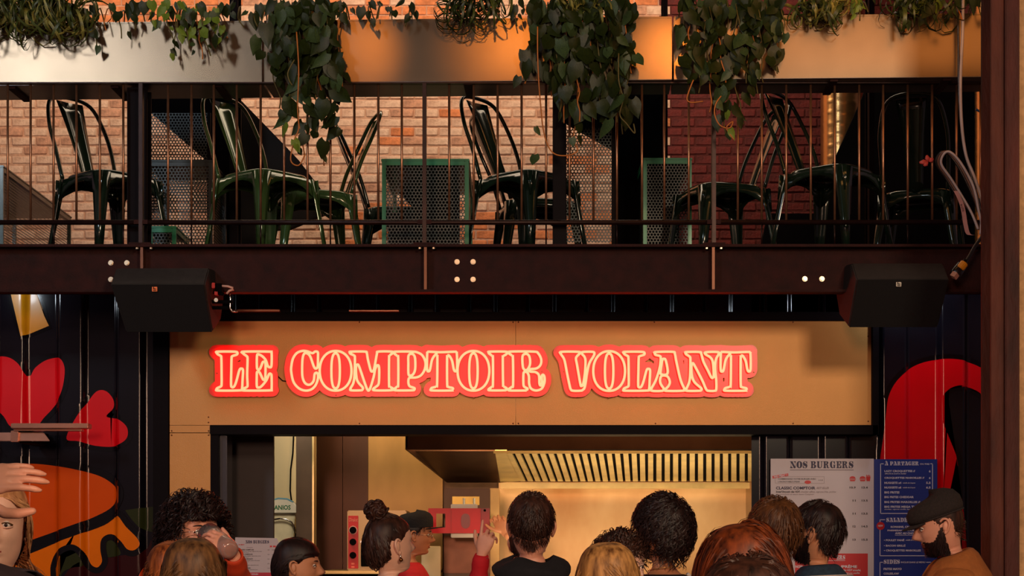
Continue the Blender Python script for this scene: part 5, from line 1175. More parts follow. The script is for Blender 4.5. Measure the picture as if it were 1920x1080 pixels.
    def face(s, iris=None, brow=None, look=0):
        for sx in (-1, 1):
            c = s.hp((sx*.031, .0735, .004)); MB().ball(c, .0118*s.k, 14, 10).build('eye', M_eye, s.r, smooth=True)
            c2 = s.hp((sx*.031+look*.004, .0815, .0035)); MB().ball(c2, (.0055*s.k,)*3, 10, 8).build('iris', M_iris, s.r, smooth=True)
            # lids
            for zz, yy in ((.0085, .0835), (-.0045, .083)):
                q = [s.hp((sx*.031+a, yy-abs(a)**2*36, zz*(1-(a/.017)**2*.75)+.001)) for a in np.linspace(-.0165, .0165, 9)]; MB().tube(q, .0022*s.k, 6).build('eyelid', s.skin if zz < 0 else (brow or M_iris), s.r, smooth=True)
            if brow:
                q = [s.hp((sx*.031+a*sx, .0905-abs(a)**2*18-max(0, a)*.35, .0245+.004*math.sin((a+.02)*60))) for a in np.linspace(-.019, .021, 8)]; MB().tube(q, [.0018, .0034, .0036, .0034, .003, .0026, .002, .001], 6).build('eyebrow', brow, s.r, smooth=True)
        if True:
            pass
    # ---- hair
    def scalp(s, n, front=.062, side=.005, back=-.085, sideaz=1.35, seed=1, top=.2):
        hg = s.headgrid; rg = np.random.default_rng(seed); rows = [i for i in range(hg.shape[0]) if hg[i, 0, 2] > -.12]; az = np.linspace(0, 2*PI, NAZ, endpoint=False)
        P_, N_ = [], []
        dz = np.abs(np.gradient(hg[:len(rows), 0, 2])); w_ = np.clip(np.abs(np.gradient(hg[:len(rows), NAZ//4, 0]))+dz, 0, 1)*np.array([hg[i, NAZ//4, 0] for i in rows]); w_ /= w_.sum()
        while len(P_) < n:
            i = rg.choice(len(rows), p=w_); j = rg.integers(NAZ); z = hg[i, j, 2]; a = az[j] if az[j] <= PI else 2*PI-az[j]
            lim = np.interp(a, [0, .75, 1.05, sideaz, 1.75, 2.0, PI], [front, front, front*.65+.01, side, .02, back*.6, back])
            if z < lim+rg.normal()*.003: continue
            p = hg[i, j]+rg.normal(size=3)*.0012; c = np.array([0, -.008, -.005]); nn = (p-c)/np.array([.078, .098, .12])**2; nn /= np.linalg.norm(nn); P_.append(p); N_.append(nn)
        return np.array(P_), np.array(N_)
    def shell(s, m, off=.008, front=.062, side=.005, back=-.085, sideaz=1.35, name='hair'):
        hg = s.headgrid; rows = [i for i in range(hg.shape[0]) if hg[i, 0, 2] > -.11]; az = np.linspace(0, 2*PI, NAZ, endpoint=False); mb = MB(); c = np.array([0, -.008, -.005])
        Q = hg[:len(rows)].copy(); nn = (Q-c)/np.array([.078, .098, .12])**2; nn /= np.linalg.norm(nn, axis=2, keepdims=True)
        a = np.where(az <= PI, az, 2*PI-az); lim = np.interp(a, [0, .75, 1.05, sideaz, 1.75, 2.0, PI], [front, front, front*.65+.01, side, .02, back*.6, back])
        over = Q[..., 2]-lim[None, :]; o_ = off*np.clip(over/.012, -1.0, 1)
        Q = Q+nn*o_[..., None]; mb.grid(s.place(rotw(Q, s.turn, s.pitch, s.roll)), wrap=True)
        keep = []
        for i in range(len(rows)-1):
            for k_ in range(NAZ): keep.append(min(over[i, k_], over[i+1, k_], over[i, (k_+1) % NAZ], over[i+1, (k_+1) % NAZ]) > -.008)
        mb.f = [f for f, kk in zip(mb.f, keep) if kk]; mb.mi = [0]*len(mb.f); return mb.build(name, m, s.r, smooth=True)
    def strands(s, m, n=1500, length=.05, seg=8, lift=.5, grav=0.0, flow='crown', curl=0, curlf=6, wid=.0022, jit=.25, seed=1, thick=.012, front=.062, side=.005, back=-.085, sideaz=1.35, part=None, target=None, lenvar=.3, name='hair_strands', clear=.0, wave=0, tuck=None, brow_=None):
        rg = np.random.default_rng(seed); P0, N0 = s.scalp(n, front, side, back, sideaz, seed); n = len(P0)
        if flow == 'crown': W = np.array([.0, -.055, .105]); t = P0-W
        elif flow == 'down': t = np.stack([P0[:, 0]*3, P0[:, 1]*1.0-.02, -.25*np.ones(n)], 1)
        elif flow == 'back': t = np.stack([P0[:, 0]*.4, -np.ones(n)*.12, P0[:, 2]*.2-.02], 1)
        elif flow == 'part': t = np.stack([np.sign(P0[:, 0]-(part or 0))*.10+P0[:, 0], -.03*np.ones(n), -.03*np.ones(n)], 1)
        elif flow == 'forward': t = np.stack([P0[:, 0]*.5, .12*np.ones(n), .02*np.ones(n)], 1)
        elif flow == 'target': t = np.array(target)-P0
        elif flow == 'up': t = np.array([0, .05, .3])-P0*0
        t = t-(t*N0).sum(1, keepdims=True)*N0; t /= np.linalg.norm(t, axis=1, keepdims=True)+1e-6
        v = N0*lift+t+rg.normal(size=(n, 3))*jit; v /= np.linalg.norm(v, axis=1, keepdims=True)
        L_ = length*(1+rg.uniform(-lenvar, lenvar*.4, n)); st = (L_/seg)[:, None]; p = P0.copy(); pts = [p.copy()]; lay = thick*rg.uniform(.25, 1, n)
        c = np.array([0, -.008, -.005]); ell = np.array([.078, .098, .120])
        for k_ in range(seg):
            v = v+np.array([0, 0, -grav])*(1/seg*8); 
            if target is not None: d = np.array(target)-p; dn = np.linalg.norm(d, axis=1, keepdims=True); v = v*.5+d/(dn+1e-6)*.6; 
            v /= np.linalg.norm(v, axis=1, keepdims=True); p = p+v*st
            q = p-c; e = np.sqrt(((q/(ell+lay[:, None]))**2).sum(1)); ins = (e < 1) & (q[:, 2] > -.095)
            p = np.where(ins[:, None], c+q/np.maximum(e, .3)[:, None], p)
            if target is None:      # keep the outer surface too: pull back loose strands when gravity is on
                outm = (p[:, 2] > -.10); q = p-c; e2 = np.sqrt(((q/(ell+lay[:, None]*1.25))**2).sum(1)); p = np.where((outm & (e2 > 1))[:, None], c+q/np.maximum(e2, 1)[:, None], p)
            low = p[:, 2] < -.09
            if grav > 0:
                ax = np.hypot(p[:, 0]/1.0, (p[:, 1]+.02)/1.0); R0 = np.interp(p[:, 2], [-.5, -.245, -.175, -.115], [.16, .15, .085, .068])+lay*.6
                f_ = np.where(low & (ax < R0), R0/np.maximum(ax, .01), 1); p = np.stack([p[:, 0]*f_, (p[:, 1]+.02)*f_-.02, p[:, 2]], 1)
            if brow_: m_ = (p[:, 1] > .035) & (np.abs(p[:, 0]) < .08) & (p[:, 2] < brow_); p[:, 2] = np.where(m_, brow_, p[:, 2])
            if tuck: m_ = (p[:, 2] < .035) & (p[:, 1] > tuck) & (np.abs(p[:, 0]) > .0); p[:, 1] = np.where(m_, tuck, p[:, 1])
            elif grav > .15:
                m_ = (p[:, 1] > .02) & (p[:, 2] < .055) & (np.abs(p[:, 0]) < .082); sg = np.where(P0[:, 0] >= (part or 0), 1, -1); p[:, 0] = np.where(m_, sg*(.082+lay*.5), p[:, 0]); p[:, 1] = np.where(m_ & (p[:, 1] > .05), .05, p[:, 1])
            v = (p-pts[-1])/np.maximum(np.linalg.norm(p-pts[-1], axis=1, keepdims=True), 1e-6); pts.append(p.copy())
        A = np.stack(pts, 1)       # n x seg+1 x 3
        if wave or curl:
            ph = rg.uniform(0, 6.28, n); T = np.gradient(A, axis=1); T /= np.linalg.norm(T, axis=2, keepdims=True)+1e-9; Nn = np.repeat(N0[:, None], seg+1, 1); B = np.cross(T, Nn); B /= np.linalg.norm(B, axis=2, keepdims=True)+1e-9; C_ = np.cross(B, T)
            u = np.linspace(0, 1, seg+1)[None, :]; am = (curl or wave)*np.minimum(1, u*3); an = u*curlf*6.28*(1+.3*rg.normal(size=n))[:, None]+ph[:, None]
            A = A+B*(am*np.sin(an))[..., None]+C_*(am*np.cos(an)*(1 if curl else .3))[..., None]+C_*am[..., None]*(.7 if curl else 0)
        T = np.gradient(A, axis=1); T /= np.linalg.norm(T, axis=2, keepdims=True)+1e-9; q = A-c; Nn = q/np.array([.078, .098, .2])**2; Nn /= np.linalg.norm(Nn, axis=2, keepdims=True)+1e-9; Nn = Nn+rg.normal(size=(n, 1, 3))*.25
        B = np.cross(T, Nn); B /= np.linalg.norm(B, axis=2, keepdims=True)+1e-9; u = np.linspace(0, 1, seg+1)[None, :, None]; W_ = wid*(1-.75*u**3)*rg.uniform(.6, 1.3, (n, 1, 1))
        Lf, Rt = A-B*W_, A+B*W_; V = np.stack([Lf, Rt], 2).reshape(-1, 3); V = s.place(rotw(V, s.turn, s.pitch, s.roll))
        base = (np.arange(n)*(seg+1)*2)[:, None]+np.arange(seg)[None, :]*2; Fq = np.stack([base, base+1, base+3, base+2], 2).reshape(-1, 4)
        me = bpy.data.meshes.new(name); me.vertices.add(len(V)); me.vertices.foreach_set('co', V.astype('f').ravel()); me.loops.add(len(Fq)*4); me.loops.foreach_set('vertex_index', Fq.ravel().astype('i')); me.polygons.add(len(Fq))
        me.polygons.foreach_set('loop_start', np.arange(0, len(Fq)*4, 4, dtype='i')); me.polygons.foreach_set('use_smooth', np.ones(len(Fq), bool)); me.update(calc_edges=True); me.materials.append(m)
        o = bpy.data.objects.new(name, me); COL.objects.link(o); o.parent = s.r; o['kind'] = 'stuff'; return o
    def ring_part(s, name, m, pts, r_, closed=True, n=8): return MB().tube([s.hp(p) for p in pts], r_, n, closed=closed).build(name, m, s.r, smooth=True)
M_trousers = mat('dark_denim_trousers', (28, 30, 40), .8, 0, .2, 30); M_shoe = mat('black_shoe', (24, 20, 20), .5)
def hairm(name, c, c2, rough=.5): return mat(name, c, rough, 0, .3, 60, 0, col2=c2, stretch=(1, 1, .2), spec=.35)
H_black = hairm('black_hair', (22, 12, 12), (48, 26, 22)); H_dark = hairm('dark_brown_hair', (34, 18, 14), (74, 42, 30)); H_brown = hairm('brown_hair', (62, 34, 18), (112, 68, 36)); H_blonde = hairm('honey_blonde_hair', (96, 56, 26), (206, 150, 86)); H_auburn = hairm('auburn_hair', (42, 16, 9), (128, 58, 22)); H_pale = hairm('pale_blonde_hair', (176, 110, 66), (232, 172, 120)); H_streak = hairm('streaked_brown_hair', (50, 30, 18), (128, 88, 50)); H_ginger = hairm('ginger_hair', (104, 46, 18), (196, 104, 46))
S_pale = skin('pale_skin', (232, 178, 152)); S_rosy = skin('rosy_skin', (226, 156, 128)); S_tan = skin('tan_skin', (206, 138, 100)); S_olive = skin('olive_skin', (196, 124, 84))
C_black = mat('black_cotton', (20, 16, 20), .9, 0, .25, 40, .3, 80); C_red = mat('red_cotton', (200, 14, 30), .8, 0, .08, 30, .2, 60); C_grey = mat('grey_heather_cotton', (128, 112, 108), .9, 0, .15, 60, .3, 200); C_orange = mat('orange_red_jacket', (206, 64, 24), .7, 0, .1, 20); C_tan = mat('rust_tan_shirt', (170, 98, 44), .85, 0, .1, 30, .3, 60); C_denim = mat('blue_denim', (36, 56, 76), .8, 0, .3, 60, .3, 200); C_plum = mat('dark_plum_jacket', (36, 22, 28), .8, 0, .3, 20, .3, 30); C_white = mat('white_cotton', (214, 204, 200), .85, 0, .1, 30); C_navy = mat('dark_blue_cotton', (30, 30, 48), .85, 0, .2, 30)
AWAY, CAMW, RIGHT, LEFT = 0, PI, -PI/2, PI/2

# 1 blonde woman at the left edge
p = Person('blonde woman whose half face shows at the left edge, under the raised hand', -12, 4.65, 902, CAMW+R(8), S_pale, turn=R(6), fem=True)
p.shell(H_pale, .010, front=.075, back=-.10); p.strands(H_pale, 1800, .36, 12, .4, .22, 'part', thick=.016, wid=.0024, jit=.12, front=.075, side=.0, seed=3, part=0); p.face(brow=H_streak); p.finish(mat('dusty_pink_top', (150, 90, 84), .8))
# 2 dark jacket, hand raised
p = Person('person in a dark plum jacket at the far left raising a cupped hand', -100, 3.85, 782, AWAY+R(4), S_rosy)
def world_to(pn, v): return Matrix.Rotation(-pn.r.rotation_euler.z, 3, 'Z') @ (Vector(v)-pn.r.location)
w_ = world_to(p, P(-62, 912, 4.12)); e_ = world_to(p, P(-150, 1110, 4.25)); q_ = world_to(p, P(0, 0, 1)); 
# left arm is on the side towards -x; the raised hand comes from the arm on the picture side
p.arm(1, e_, w_); p.shell(H_dark, .008); p.strands(H_dark, 900, .06, 6, .4, .1, 'crown', seed=5)
fdir = Vector((.96, -.10, .22)).normalized()      # fingers direction in world ~ image right, a little up
def hand_rot(fing, palm):
    z = -Vector(fing).normalized(); y = Vector(palm); y = (y-z*y.dot(z)).normalized(); x = y.cross(z); return Matrix((x, y, z)).transposed().to_euler()
p.hand(1, w_, hand_rot(fdir, (0.0, .78, -.62)), curl=.20, sc=1.08, spread=.05, claw=True)
p.finish(C_plum, fold=.009, shirt_name='jacket')
# 3 curly man drinking
p = Person('curly dark haired man in round glasses drinking from a clear glass', 366, 6.6, 944, CAMW+R(26), S_rosy, turn=R(14), pitch=R(4))
wr = world_to(p, P(438, 1040, 6.27)); el = world_to(p, P(446, 1100, 6.45)); p.arm(1, el, wr)
gl_top, gl_bot = P(392, 1003, 6.40), P(432, 1032, 6.22)
p.hand(1, wr, hand_rot(Matrix.Rotation(-p.r.rotation_euler.z, 3, 'Z') @ Vector((-.55, -.15, .50)), Matrix.Rotation(-p.r.rotation_euler.z, 3, 'Z') @ Vector((-.5, .75, -.5))), curl=.55, thumb=.8, sc=.92, spread=.05)
p.shell(H_black, .010, front=.055, back=-.09, side=-.005); p.strands(H_black, 1500, .10, 16, .9, .03, 'crown', curl=.011, curlf=2.3, wid=.0026, jit=.4, thick=.045, front=.066, side=.0, back=-.09, seed=8, clear=1, brow_=.052); p.face(brow=H_black)
for sx in (-1, 1):
    p.ring_part('spectacle_rim', M_chrome, [(sx*.032+.021*math.cos(t), .100-abs(.021*math.cos(t)*sx+.0)*.15, .002+.018*math.sin(t)) for t in np.linspace(0, 2*PI, 24, endpoint=False)], .0012)
    p.ring_part('spectacle_arm', M_chrome, [(sx*.054, .096, .006), (sx*.076, .07, .006), (sx*.082, -.01, .004)], .0012, closed=False)
p.ring_part('spectacle_bridge', M_chrome, [(-.011, .101, .006), (0, .104, .009), (.011, .101, .006)], .0012, closed=False)
p.finish(C_orange, fold=.008, shirt_name='jacket')
M_glass = mat('clear_plastic_cup', (250, 226, 216), .12, 0, 0, trans=.8); M_drink = mat('pink_cider', (250, 150, 100), .05, 0, .02, trans=.6)
r = thing('drinking_glass', 'clear plastic cup with amber drink tipped at the curly man\'s mouth', 'glass', gl_bot)
ax = (gl_bot-gl_top); q = [gl_top+ax*t for t in (0, .3, .6, .85, .97, 1.0)]
mb = MB().tube(q, [.043, .041, .038, .036, .032, .020], 28, caps=False); mb.f.append(tuple(len(mb.v)-28+k for k in range(28))); mb.mi.append(0); o = wpart(mb, 'cup', M_glass, r, smooth=True); md = o.modifiers.new('s', 'SOLIDIFY'); md.thickness = .0015
q = [gl_top+ax*t for t in (.70, .85, .97, .995)]; wpart(MB().tube(q, [.0345, .0335, .030, .018], 24), 'drink', M_drink, r, smooth=True)
# 4 long brown hair from behind
p = Person('woman with long straight brown hair seen from behind before the curly man', 364, 5.0, 1006, AWAY+R(-6), S_rosy, fem=True, hairtop=.012)
p.shell(H_streak, .010, front=.06, back=-.10); p.strands(H_streak, 3400, .44, 13, .25, .25, 'part', thick=.018, wid=.0023, jit=.10, seed=11, part=.012, front=.065, side=-.03); p.finish(C_navy)
# 16 ginger person peeking
p = Person('ginger haired person mostly hidden behind the long brown haired woman', 322, 5.7, 1009, AWAY+R(20), S_rosy, fem=True, hairtop=.02)
p.shell(H_ginger, .012, back=-.1); p.strands(H_ginger, 1100, .12, 10, .6, .10, 'crown', wave=.008, curlf=2, thick=.018, seed=12, wid=.0022, clear=1); p.finish(C_orange)
# 5 profile woman
p = Person('young woman in profile looking right, dark hair tucked behind her ear', 556, 7.6, 1009, RIGHT+R(4), S_tan, turn=R(-2), pitch=R(-3), fem=True, hairtop=.008, nose=1.15)
p.shell(H_black, .012, front=.048, side=.010, back=-.10); p.strands(H_black, 2200, .30, 12, .12, .16, 'back', thick=.016, wid=.0026, jit=.06, seed=13, front=.046, side=.020, back=-.1, tuck=-.035); p.face(brow=H_black); p.finish(C_black)
# 6 bun woman
p = Person('woman with a curly dark hair bun, drop earring and grey top, seen from behind', 734, 7.2, 963, AWAY+R(-38), S_pale, turn=R(-16), fem=True, hairtop=.01, pitch=R(5))
p.shell(H_dark, .004, front=.055, side=.012, back=-.095); p.strands(H_dark, 1700, .13, 10, .3, 0, 'target', target=(.0, -.065, .120), thick=.016, wid=.0026, jit=.2, seed=15, wave=.003, curlf=2, side=.012, back=-.095)
bun = MB(); rg = random.Random(5)
for k_ in range(70):
    d_ = Vector((rg.gauss(0, 1), rg.gauss(0, 1), rg.gauss(.2, 1))).normalized(); c = Vector((0, -.055, .142))+d_*rg.uniform(.034, .044); ax = (d_+Vector((rg.gauss(0, .5), rg.gauss(0, .5), rg.gauss(0, .5)))).normalized(); u = ax.orthogonal().normalized(); v = ax.cross(u); rr = rg.uniform(.009, .016)
    bun.tube([p.hp(c+u*rr*math.cos(t)+v*rr*math.sin(t)) for t in np.linspace(0, 2*PI, 12, endpoint=False)], .0055, 6, closed=True)
bun.ball(p.hp((0, -.055, .142)), .040, 16, 10); bun.build('hair_bun', H_dark, p.r, smooth=True)
p.ring_part('earring', M_chrome, [(.083, -.006, -.043), (.084, -.006, -.048), (.084, -.006, -.053)], .0030, closed=False); MB().ball(p.hp((.085, -.006, -.062)), .0085, 12, 8).build('earring_bead', mat('bronze_bead', (120, 70, 30), .25, .8), p.r, smooth=True)
p.finish(C_grey, collar=-.160)
# 7 kitchen worker with black cap
p = Person('kitchen worker in profile with black cap, glasses and red t-shirt', 776, 11.0, 966, RIGHT+R(6), S_olive, pitch=R(-4), hairtop=.0)
p.shell(H_black, .006, front=.06); p.strands(H_black, 500, .04, 6, .2, .1, 'down', seed=16); p.face(brow=H_black)
A = []; azs = np.linspace(0, 2*PI, 40, endpoint=False)
for z, f in ((.045, 1.0), (.075, .99), (.105, .95), (.128, .78), (.140, .5), (.144, .05)): A.append([tuple(p.hp((.090*f*math.sin(a), -.008+.112*f*math.cos(a), z-.012*(-math.cos(a))))) for a in azs])
MB().grid(np.array(A), wrap=True).build('cap_crown', C_black, p.r, smooth=True)
A = [[tuple(p.hp((u*.070*(1-(v/.085)**2*.55), .085+v*1.0-.03*u*u, .048+.012*v/.08-.010*u*u+.004))) for u in np.linspace(-1, 1, 12)] for v in (0, .02, .04, .06, .075, .085)]
o = MB().grid(np.array(A)).build('cap_brim', C_black, p.r, smooth=True); md = o.modifiers.new('s', 'SOLIDIFY'); md.thickness = .004
p.ring_part('cap_trim', C_red, [(-.078, .05, .06), (-.062, .075, .08), (-.05, .085, .1)], .004, closed=False)
for sx in (-1, 1):
    p.ring_part('spectacle_rim', M_chrome, [(sx*.032+.020*math.cos(t), .100, .000+.016*math.sin(t)) for t in np.linspace(0, 2*PI, 20, endpoint=False)], .0014); p.ring_part('spectacle_arm', M_chrome, [(sx*.052, .098, .004), (sx*.08, .0, .004)], .0012, closed=False)
p.finish(C_red, sleeve='short', fold=.009, shirt_name='t_shirt')
# 7b kitchen worker hidden, only the hand shows
p = Person('kitchen worker behind the hooded man, raised hand holding the red panel', 985, 11.3, 975, LEFT+R(40), S_tan)
wr = world_to(p, P(948, 1000, 11.40)); el = world_to(p, P(985, 1036, 11.42)); p.arm(1, el, wr); RZ = Matrix.Rotation(-p.r.rotation_euler.z, 3, 'Z')
p.hand(1, wr, hand_rot(RZ @ Vector((-.45, 0, .9)), RZ @ Vector((-.2, -1, -.1))), curl=.8, thumb=.7, sc=1.1, spread=.08)
p.shell(H_dark); p.strands(H_dark, 400, .04, 5, .4, .1, seed=18); p.finish(C_red, sleeve='short', shirt_name='t_shirt')
# 8b person in red with pointing hand, mostly hidden
p = Person('person in red sweater behind the hooded man, raising a hand with a bracelet', 990, 8.4, 972, AWAY+R(-10), S_rosy)
wr = world_to(p, P(903, 1040, 8.2)); el = world_to(p, P(893, 1120, 8.25)); p.arm(-1, el, wr); RZ = Matrix.Rotation(-p.r.rotation_euler.z, 3, 'Z')
p.hand(-1, wr, hand_rot(RZ @ Vector((.30, -.05, 1)), RZ @ Vector((.25, 1, 0))), curl=.75, thumb=.6, spread=.14, point_=True)
p.shell(H_dark); p.strands(H_dark, 400, .04, 5, .4, .1, seed=19); p.finish(C_red, fold=.008, shirt_name='sweater')
c = wr+Vector((0, 0, -.015)); MB().tube([c+Vector((.030*math.cos(t), .024*math.sin(t), .004*math.sin(t))) for t in np.linspace(0, 2*PI, 20, endpoint=False)], .0022, 6, closed=True).build('bracelet', M_chrome, p.r, smooth=True)
# 8 hooded man
p = Person('man with short dark cropped hair and black hoodie seen from behind, centre of the crowd', 996, 6.9, 922, AWAY, S_rosy, hairtop=.012, pitch=R(7))
p.shell(H_dark, .004, front=.055, side=.02, back=-.05); p.strands(H_dark, 3000, .034, 5, .9, .02, 'crown', wid=.0016, jit=.35, thick=.018, seed=21, front=.055, side=.045, back=.0); p.strands(H_dark, 3000, .012, 3, .4, .02, 'down', wid=.0013, jit=.2, thick=.006, seed=22, front=.05, side=.015, back=-.075)
p.finish(C_black, fold=.012, collar=-.142, shirt_name='hoodie')
hd = []
for v_ in range(9):
    t = v_/8; ring_ = []
    for u in np.linspace(-2.5, 2.5, 30):
        rr = .075+.050*math.sin(PI*t)+.018*t; ring_.append(tuple(p.hp((rr*1.12*math.sin(u+PI), -.035-rr*math.cos(u)*.95*(-1 if False else 1)*1.0, -.118-.075*t-.05*t*max(0, math.cos(u))+.012*math.sin(u*3+t*3)))))
    hd.append(ring_)
hm = MB().grid(np.array(hd)); o = hm.build('hood', C_black, p.r, smooth=True); md = o.modifiers.new('s', 'SOLIDIFY'); md.thickness = .008
# 9 wavy dark hair
p = Person('person with chin length wavy dark hair, thin necklace and black top, facing the kitchen', 1236, 7.1, 938, AWAY+R(38), S_olive, hairtop=.0, turn=R(12), pitch=R(6))
p.shell(H_black, .016, front=.05, side=-.02, back=-.10); p.strands(H_black, 2300, .105, 12, .75, .10, 'crown', wave=.009, curlf=2.0, wid=.0027, jit=.24, thick=.034, seed=24, front=.05, side=-.02, back=-.055, clear=1)
p.ring_part('necklace', mat('gold_chain', (200, 150, 80), .3, .8), [(.066*math.sin(t), -.028+.060*math.cos(t), -.152-.012*math.cos(t)) for t in np.linspace(0, 2*PI, 40, endpoint=False)], .0013)
p.finish(C_black, collar=-.172, shirt_name='top'); p.ring_part('white_collar_edge', C_white, [(.105, -.05, -.172), (.125, -.045, -.182), (.14, -.04, -.192)], .008, closed=False)
# 10 curly with high forehead
p = Person('person with short curly brown hair and bare forehead looking out right of the blonde woman', 1164, 6.2, 1006, CAMW+R(24), S_pale, turn=R(12), roll=R(0))
p.shell(H_dark, .012, front=.070, side=.02, back=-.09); p.strands(H_dark, 1300, .07, 12, .9, 0, 'crown', curl=.008, curlf=1.8, wid=.0026, jit=.3, thick=.03, seed=26, front=.070, side=.02, clear=1); p.face(brow=H_dark); p.finish(C_navy)
# 11 blonde
p = Person('woman with long straight honey blonde hair seen from behind, right of the hooded man', 1140, 4.8, 1014, AWAY+R(-8), S_rosy, fem=True, hairtop=.012)
p.shell(H_blonde, .010, front=.06, back=-.10); p.strands(H_blonde, 3600, .40, 13, .25, .24, 'part', thick=.018, wid=.0022, jit=.09, seed=28, part=-.015, front=.065, side=-.03); p.finish(C_black)
# 14 brown short hair
p = Person('man with tousled brown hair standing at the left edge of the white menu board', 1446, 6.65, 930, AWAY+R(16), S_rosy, hairtop=.018, pitch=R(10))
p.shell(H_brown, .010, front=.055, side=.0, back=-.08); p.strands(H_brown, 2200, .06, 7, .5, .06, 'crown', wid=.0020, jit=.22, thick=.024, seed=31, front=.055, side=.04, back=.0); p.strands(H_brown, 2000, .024, 5, .3, .05, 'down', wid=.0018, jit=.15, thick=.011, seed=34, front=.055, side=.005, back=-.08); p.finish(C_white, collar=-.152, fold=.008)
# 15 denim
p = Person('bearded dark haired man with stud earring and denim jacket, turned to his left neighbour', 1526, 7.15, 936, LEFT+R(-44), S_tan, turn=R(14), hairtop=.018, pitch=R(4))
p.shell(H_black, .008, front=.055, side=.012, back=-.085); p.strands(H_black, 2200, .05, 7, .45, .05, 'crown', wid=.0020, jit=.2, thick=.020, seed=32, front=.055, side=.05, back=.0); p.strands(H_black, 2000, .022, 5, .3, .05, 'down', wid=.0018, jit=.15, thick=.010, seed=33, front=.055, side=.012, back=-.085)
def beard(p, m, seed, n=900, L_=.014):
    hg = p.headgrid; rg = np.random.default_rng(seed); idx = [(i, j) for i in range(hg.shape[0]) for j in range(NAZ) if -.118 < hg[i, j, 2] < np.interp(hg[i, j, 1], [0, .02, .04, .06, .08], [.0, -.02, -.052, -.058, -.046]) and hg[i, j, 1] > -.004 and not (abs(hg[i, j, 0]) < .024 and -.071 < hg[i, j, 2] < -.050)]
    mb = MB()
    for _ in range(n):
        i, j = idx[rg.integers(len(idx))]; b = Vector(hg[i, j])+Vector(rg.normal(size=3)*.001); nn = Vector((b.x*1.2, b.y*.9, -.02)).normalized(); t = (nn*.45+Vector((0, 0.1, -1))).normalized(); w_ = t.cross(nn).normalized()*.0022; e = b+nn*.003+t*L_*rg.uniform(.5, 1.1); mb.add([p.hp(b-w_), p.hp(b+w_), p.hp(e+nn*.002)], [(0, 1, 2)])
    o = mb.build('beard', m, p.r, fix=False); o['kind'] = 'stuff'
    # dark patch under it
    rows = sorted(set(i for i, j in idx)); mb = MB(); S_ = set(idx); c = np.array([0, -.005, -.06])
    Q = hg+(hg-c)/np.linalg.norm(hg-c, axis=2, keepdims=True)*.004; mb.grid(p.place(rotw(Q, p.turn, p.pitch, p.roll)), wrap=True)
    ff = []
    for i in range(hg.shape[0]-1):
        for j in range(NAZ):
            if (i, j) in S_ and (i+1, j) in S_ and (i, (j+1) % NAZ) in S_: ff.append(mb.f[i*NAZ+j])
    mb.f = ff; mb.mi = [0]*len(ff); mb.build('beard_base', m, p.r, smooth=True)
beard(p, H_black, 4); p.face(brow=H_black); MB().ball(p.hp((.086, -.006, -.038)), .0035, 10, 6).build('stud', M_chrome, p.r, smooth=True)
p.finish(C_denim, fold=.010, shirt_name='jacket')
A = []
for t in range(5):
    rr = .066+.012*t; A.append([tuple(p.hp((rr*1.08*math.sin(u), -.030+rr*.92*math.cos(u), -.150-.012*t-.010*math.cos(u)))) for u in np.linspace(.5, 2*PI-.5, 30)])
def collar_part(p, m, r0=.064, dr=.012, z0=-.124, dz=.012, gap=.5, name='collar'):
    A = []
    for t in range(6):
        rr = r0+dr*t*(1+.3*t/5); A.append([tuple(p.hp((rr*1.06*math.sin(u), -.028+rr*.95*math.cos(u), z0-dz*t*t*.35-.008*math.cos(u)))) for u in np.linspace(gap, 2*PI-gap, 34)])
    o = MB().grid(np.array(A)).build(name, m, p.r, smooth=True); md = o.modifiers.new('s', 'SOLIDIFY'); md.thickness = .004; return o
collar_part(p, C_denim); p.ring_part('collar_stitching', C_white, [(.140*math.sin(u), -.028+.125*math.cos(u), -.172-.008*math.cos(u)) for u in np.linspace(.6, 2*PI-.6, 30)], .0028, closed=False)
# 16 flat cap man
p = Person('bearded man in a dark flat cap and rust coloured shirt, head bowed left', 1778, 7.7, 926, LEFT+R(-8), S_rosy, pitch=R(-17), turn=R(2))
p.shell(H_dark, .0025, front=.06, side=-.0, back=-.07); p.strands(H_dark, 2200, .007, 3, .4, .02, 'down', wid=.0011, jit=.2, thick=.004, seed=42, front=.04, side=-.01, back=-.085); beard(p, H_black, 6, 1400, .024); p.face(brow=H_dark)
M_flat = mat('dark_wool_cap', (44, 34, 32), .95, 0, .3, 120, .5, 250); A = []; azs = np.linspace(0, 2*PI, 44, endpoint=False)
for t, f, zz in ((0, 1.0, .0), (.2, 1.05, .018), (.45, 1.03, .045), (.7, .86, .068), (.88, .55, .080), (1.0, .04, .086)):
    A.append([tuple(p.hp((.091*f*math.sin(a), -.008+(.106+.018*max(0, math.cos(a)))*f*math.cos(a)+.012*(1-f), .036+zz*(1-.15*max(0, math.cos(a)))*1.12+.018*max(0, -math.cos(a))*t-.004*math.cos(a)))) for a in azs])
o = MB().grid(np.array(A), wrap=True).build('cap_crown', M_flat, p.r, smooth=True); md = o.modifiers.new('s', 'SOLIDIFY'); md.thickness = .004
A = [[tuple(p.hp((u*.066*(1-(v/.07)**2*.5), .088+v*.95-.028*u*u, .038-.20*v-.010*u*u))) for u in np.linspace(-1, 1, 12)] for v in (0, .015, .03, .045, .06, .068)]
o = MB().grid(np.array(A)).build('cap_brim', M_flat, p.r, smooth=True); md = o.modifiers.new('s', 'SOLIDIFY'); md.thickness = .006
p.ring_part('cap_band', M_flat, [(.089*math.sin(a), -.008+.107*math.cos(a), .036-.004*math.cos(a)) for a in np.linspace(0, 2*PI, 40, endpoint=False)], .004)
p.finish(C_tan, fold=.012); collar_part(p, C_tan, .062, .017, -.128, .014, .45)
